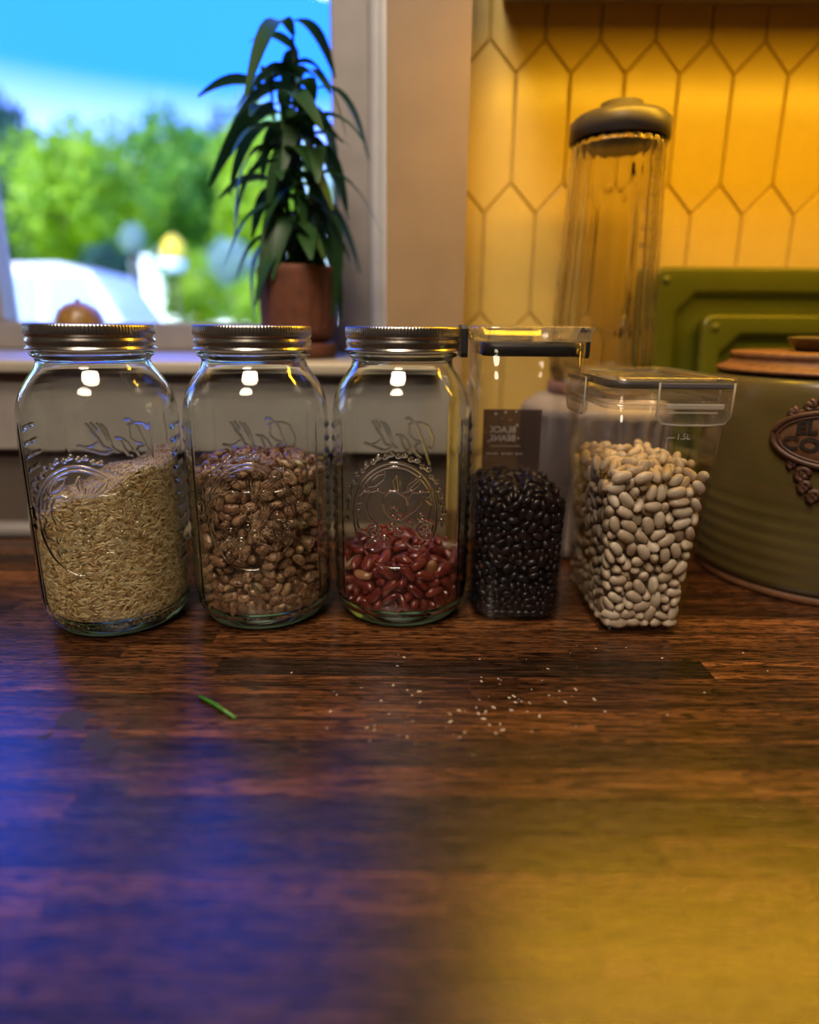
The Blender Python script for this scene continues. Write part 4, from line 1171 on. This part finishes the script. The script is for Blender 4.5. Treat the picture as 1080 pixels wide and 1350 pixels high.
# ------------------------------------------------------------------ sill: potted plant and onion
pp = empty('potted_plant', (-0.1265, 0.755, SILL + 0.0005)); tag(pp, 'leafy house plant in a ribbed terracotta pot on the window stool', 'plant')
def ribs(a_, z): return 1.0 + (0.008 * math.cos(a_ * 22) if 0.024 < z < 0.086 else 0.0)
obj('pot', lathe_mesh('pot', [(0, 0.016), (0.030, 0.016), (0.033, 0.0195), (0.0385, 0.026), (0.0400, 0.034), (0.0420, 0.075), (0.0428, 0.088), (0.0426, 0.0925), (0.0410, 0.0945), (0.0385, 0.0945), (0.0380, 0.088), (0.0380, 0.080), (0, 0.080)], M['terracotta'], 176, True, ribs), pp)
obj('saucer', lathe_mesh('saucer', [(0, 0), (0.0385, 0), (0.0410, 0.003), (0.0415, 0.0145), (0.0405, 0.0160), (0.0375, 0.0155), (0, 0.0140)], M['terracotta'], 64), pp)
obj('soil', lathe_mesh('soil', [(0, 0.0805), (0.0378, 0.0805), (0.0378, 0.0855), (0.02, 0.0885), (0, 0.0870)], M['soil'], 32), pp)
def leaf_mesh(Lf, wf, droop, seed):
    rg = random.Random(seed); V, Fc = [], []
    nS = 9
    for i in range(nS + 1):
        t_ = i / nS
        w_ = wf * (math.sin(PI * min(1, t_ * 0.93 + 0.04)) ** 0.8) * (1 - 0.25 * t_) + 0.0006
        x = Lf * (t_ - 0.18 * droop * t_ * t_); z = Lf * (0.30 * t_ - droop * 0.85 * t_ * t_)
        V += [(x, -w_, z + w_ * .35), (x, 0, z), (x, w_, z + w_ * .35)]
    for i in range(nS):
        a_ = i * 3
        Fc += [(a_, a_ + 3, a_ + 4, a_ + 1), (a_ + 1, a_ + 4, a_ + 5, a_ + 2)]
    return mesh('leaf', V, Fc, M['plant'], True)
LEAVES = [leaf_mesh(0.090, 0.0125, 1.0, 1), leaf_mesh(0.105, 0.0135, 1.3, 2), leaf_mesh(0.080, 0.0115, 0.7, 3), leaf_mesh(0.115, 0.0140, 1.55, 4)]
rg = random.Random(5)
for si, (sx, sy, hgt, lx, ly) in enumerate(((0.0, 0.0, 0.24, 0.004, 0.0), (-0.012, 0.006, 0.20, -0.010, 0.0), (0.013, -0.004, 0.19, 0.012, 0.0), (0.004, 0.014, 0.22, 0.0, 0.01), (-0.004, -0.012, 0.16, -0.002, -0.012))):
    obj('stem', tube_mesh('stem', [(sx, sy, 0.082), (sx + lx * .4, sy + ly * .4, 0.082 + hgt * .5), (sx + lx, sy + ly, 0.082 + hgt)], [0.0026, 0.0022, 0.0014], M['plant_stem'], 6), pp)
    nl = 17
    for k in range(nl):
        t_ = 0.16 + 0.84 * k / (nl - 1)
        az = k * 2.4 + si * 1.1 + rg.uniform(-.3, .3)
        obj('leaf', LEAVES[rg.randrange(4)], pp, (sx + lx * t_, sy + ly * t_, 0.082 + hgt * t_), (rg.uniform(-.25, .25), rg.uniform(0.1, 0.55) - 0.5 * t_, az), [rg.uniform(0.6, 1.0)] * 3)

on = empty('onion', (-0.3784, 0.750, SILL + 0.0005)); tag(on, 'round golden brown onion on the window stool behind the rice jar', 'onion')
obj('bulb', lathe_mesh('bulb', [(0, 0.0), (0.008, 0.0004), (0.018, 0.005), (0.0255, 0.014), (0.0275, 0.024), (0.0260, 0.034), (0.0215, 0.0425), (0.014, 0.0480), (0.007, 0.0502), (0.003, 0.0508), (0, 0.051)], M['onion'], 40, True, lambda a_, z: 1 + 0.012 * math.cos(a_ * 9)), on)
obj('neck', lathe_mesh('neck', [(0, 0.0505), (0.0035, 0.0505), (0.0025, 0.0525), (0.0030, 0.0535), (0, 0.0538)], M['onion'], 12), on)

pp.scale = (1.06, 1.06, 1.06); on.scale = (1.0, 1.0, 1.18)
# ------------------------------------------------------------------ bits on the worktop
A, B = ground(263, 921), ground(311, 950)
ch = obj('chive_snip', tube_mesh('chive_snip', [(A[0], A[1], .0017), (A[0] * .6 + B[0] * .4, A[1] * .6 + B[1] * .4 + .0008, .0019), (B[0], B[1], .0016)], [.0011, .0014, .0012], M['chive'], 10))
tag(ch, 'short cut piece of green chive lying on the worktop', 'herb')
rg = random.Random(3); cvs, cfs = [], []
for k in range(90):
    px = rg.gauss(610, 90) if k % 3 else rg.uniform(380, 1040)
    py = rg.gauss(945, 32) if k % 3 else rg.uniform(850, 960)
    X_, Y_ = ground(px, py); s_ = rg.choice((.0003, .0004, .0005, .0007)); n0 = len(cvs); a_ = rg.uniform(0, PI); e_ = rg.uniform(1, 2.4)
    for dx, dy, dz in ((-1, -1, 0), (1, -1, 0), (1, 1, 0), (-1, 1, 0), (0, 0, 1)):
        qx, qy = dx * s_ * e_, dy * s_
        cvs.append((X_ + qx * math.cos(a_) - qy * math.sin(a_), Y_ + qx * math.sin(a_) + qy * math.cos(a_), .0001 + dz * s_))
    cfs += [(n0, n0 + 1, n0 + 4), (n0 + 1, n0 + 2, n0 + 4), (n0 + 2, n0 + 3, n0 + 4), (n0 + 3, n0, n0 + 4), (n0 + 3, n0 + 2, n0 + 1, n0)]
cb = obj('crumbs', mesh('crumbs', cvs, cfs, M['crumb'])); tag(cb, 'pale floury crumbs scattered over the wooden worktop', 'crumbs', None, 'stuff')

# ------------------------------------------------------------------ the garden beyond the pane
GZ = -1.25
g = N('lawn'); t = g.n('TexCoord').outputs['Object']
g.bsdf(g.ramp(g.noise(t, 1.6, 6), [(0.3, (0.05, 0.14, 0.012)), (0.7, (0.13, 0.26, 0.02))]), 0.9); M['lawn'] = g.m
gm = mesh('ground_lawn', [(-40, 1.06, GZ), (25, 1.06, GZ), (25, 60, GZ), (-40, 60, GZ)], [(0, 1, 2, 3)], M['lawn'])
go = obj('ground_lawn', gm); tag(go, 'green lawn outside the kitchen window', 'lawn', None, 'structure')
def crown_mesh(name, n, size, mat, seed, squash=1.0):
    rg_ = np.random.default_rng(seed)
    u = rg_.normal(size=(n, 3)); u /= np.linalg.norm(u, axis=1, keepdims=True)
    lump = 1 + 0.22 * np.sin(u[:, 0] * 5 + seed) * np.cos(u[:, 2] * 6) + 0.12 * np.sin(u[:, 1] * 11)
    P = u * (rg_.uniform(0.55, 1.0, n) * lump)[:, None]; P[:, 2] *= squash
    d1 = rg_.normal(size=(n, 3)); d1 /= np.linalg.norm(d1, axis=1, keepdims=True)
    d2 = np.cross(d1, u + 0.3 * rg_.normal(size=(n, 3))); d2 /= np.linalg.norm(d2, axis=1, keepdims=True) + 1e-9
    s_ = rg_.uniform(0.6, 1.2, n)[:, None] * size
    V = np.stack([P - d1 * s_, P + d2 * s_ * .5, P + d1 * s_, P - d2 * s_ * .5], 1).reshape(-1, 3)
    return mesh(name, V, np.arange(4 * n).reshape(n, 4), mat)
M['leaf_bright'] = leaf_material('bright_leaf', (0.20, 0.42, 0.002), (0.42, 0.62, 0.004), 0.4)  # lighter, yellower leaf green
M['leaf_mid'] = leaf_material('mid_leaf', (0.07, 0.26, 0.004), (0.20, 0.44, 0.008), 0.35)
M['leaf_dark'] = leaf_material('dark_leaf', (0.010, 0.07, 0.028), (0.03, 0.13, 0.05), 0.25)
M['leaf_pale'] = leaf_material('pale_leaf', (0.16, 0.34, 0.20), (0.42, 0.56, 0.46), 0.3)
M['bark'] = plain('bark', (0.06, 0.045, 0.03), 0.9, grain=0.3, scale=12)
CR = {k: crown_mesh('crown', 5200, 0.085, M['leaf_' + k], i + 1) for i, k in enumerate(('bright', 'mid', 'dark', 'pale'))}
trunk_m = tube_mesh('trunk', [(0, 0, -0.2), (0.04, 0.02, 0.5), (0, 0, 1.0)], [0.12, 0.09, 0.05], M['bark'], 8)
def tree(name, px, py, Y, rx, rz_, kind, label):
    """crown centred on a photo direction at distance Y, standing on the lawn"""
    X_, Z_ = on_plane(px, py, Y)
    t_ = empty(name, (X_, Y, GZ)); tag(t_, label, 'tree' if name == 'tree' else 'shrub', 'greenery beyond the window')
    obj('crown', CR[kind], t_, (0, 0, Z_ - GZ), (0, 0, px * .7), (rx, rx * .8, rz_))
    obj('trunk', trunk_m, t_, (0, 0, 0), None, (1, 1, max(Z_ - GZ, .2)))
tree('tree', 110, 270, 13.0, 1.5, 1.35, 'bright', 'bright yellow green tree behind the white car')
tree('tree', 10, 250, 16.0, 0.8, 2.2, 'dark', 'dark blue green conifer beyond the white car')
tree('tree', 225, 250, 16.5, 1.3, 1.7, 'mid', 'mid green tree standing behind the yellow topped feeder')
tree('tree', 140, 355, 11.2, 0.42, 0.42, 'dark', 'low dark green bush right behind the white car')
tree('shrub', 265, 385, 11.4, 0.72, 0.62, 'bright', 'bright green shrub to the side of the white car')
tree('shrub', 305, 345, 9.6, 0.33, 0.32, 'pale', 'pale flowering shrub among the bright green shrubs')
tree('shrub', 175, 315, 10.5, 0.19, 0.23, 'pale', 'small pale blue shrub below the mid green tree')
tree('tree', 345, 260, 14.5, 1.1, 1.7, 'bright', 'bright green tree seen behind the potted plant')
tree('shrub', 345, 400, 8.4, 0.42, 0.36, 'bright', 'bright green shrub seen past the terracotta pot')
tree('tree', 470, 300, 15.0, 0.9, 1.8, 'mid', 'mid green tree beyond the window frame')
tree('tree', -80, 300, 24.0, 2.4, 2.2, 'mid', 'broad mid green tree beyond the left pane')
tree('tree', -330, 300, 15.0, 2.2, 1.7, 'bright', 'broad bright green tree seen through the left pane')
tree('tree', 300, 270, 28.0, 2.9, 3.2, 'dark', 'wide dark tree at the far end of the garden')
tree('tree', 90, 290, 20.0, 2.2, 2.2, 'dark', 'wide dark hedge tree far behind the car')

# feeder
FXx, FZz = on_plane(229, 328, 10.0)
fd = empty('bird_feeder', (FXx, 10.0, GZ)); tag(fd, 'yellow topped pale bird feeder on a post among the shrubs', 'bird feeder')
M['yellow'] = plain('yellow_paint', (0.85, 0.62, 0.01), 0.5); M['pale_blue'] = plain('pale_paint', (0.62, 0.78, 0.74), 0.5)
hz = FZz - GZ
obj('post', tube_mesh('post', [(0, 0, -.1), (0, 0, hz - .3)], .025, M['bark'], 8), fd)
obj('roof', lathe_mesh('roof', [(0, hz - .14), (.17, hz - .14), (.19, hz - .08), (.15, hz + .08), (.07, hz + .17), (0, hz + .2)], M['yellow'], 24), fd)
obj('tray', lathe_mesh('tray', [(0, hz - .32), (.13, hz - .32), (.15, hz - .28), (.15, hz - .14), (0, hz - .14)], M['pale_blue'], 24), fd)

# white car parked outside
CY_ = 9.0
cx0 = on_plane(232, 425, CY_)[0]; cz1 = on_plane(40, 352, CY_)[1]
car = empty('parked_car', (cx0 + 0.55, CY_, GZ)); tag(car, 'white parked car outside the window', 'car')
M['car_white'] = plain('car_paint', (0.90, 0.86, 0.80), 0.25, Coat_Weight=0.5); M['car_glass'] = plain('car_glass', (0.42, 0.52, 0.60), 0.1); M['tyre'] = plain('tyre', (0.02, 0.02, 0.02), 0.8)
RH = cz1 - GZ
side = [(0, .35), (.02, .75), (-.15, 1.02), (-.75, 1.16), (-1.35, RH - .10), (-1.75, RH), (-3.6, RH - .02), (-4.15, 1.15), (-4.3, .9), (-4.3, .35)]
inset = [.06, .0, .05, .06, .2, .24, .24, .08, .03, .06]
V = [(x, -0.85 + i_, z) for (x, z), i_ in zip(side, inset)] + [(x, 0.85 - i_, z) for (x, z), i_ in zip(side, inset)]
n_ = len(side); Fc = [tuple(range(n_)), tuple(range(2 * n_ - 1, n_ - 1, -1))] + [(k, n_ + k, n_ + (k + 1) % n_, (k + 1) % n_) for k in range(n_)]
obj('body', fix_normals(mesh('body', V, Fc, M['car_white'])), car)
def cwin(x0, x1, x2, x3):
    z0, z1 = 1.17, RH - .13
    y0, y1 = -.80, -.655
    return obj('side_window', mesh('side_window', [(x0, y0, z0), (x1, y0, z0), (x2, y1, z1), (x3, y1, z1), (x0, y0 + .03, z0), (x1, y0 + .03, z0), (x2, y1 + .03, z1), (x3, y1 + .03, z1)], [(0, 1, 2, 3), (4, 7, 6, 5), (0, 4, 5, 1), (1, 5, 6, 2), (2, 6, 7, 3), (3, 7, 4, 0)], M['car_glass']), car)
cwin(-1.95, -.95, -1.42, -1.92); cwin(-3.0, -2.05, -2.02, -2.95); cwin(-3.9, -3.1, -3.05, -3.5)
for wx in (-.85, -3.45):
    for wy in (-.80, .80):
        w_ = obj('wheel', lathe_mesh('wheel', [(0, -.1), (.18, -.1), (.2, -.09), (.31, -.1), (.33, -.07), (.33, .07), (.31, .1), (0, .1)], M['tyre'], 28), car, (wx, wy, .33), (PI / 2, 0, 0))
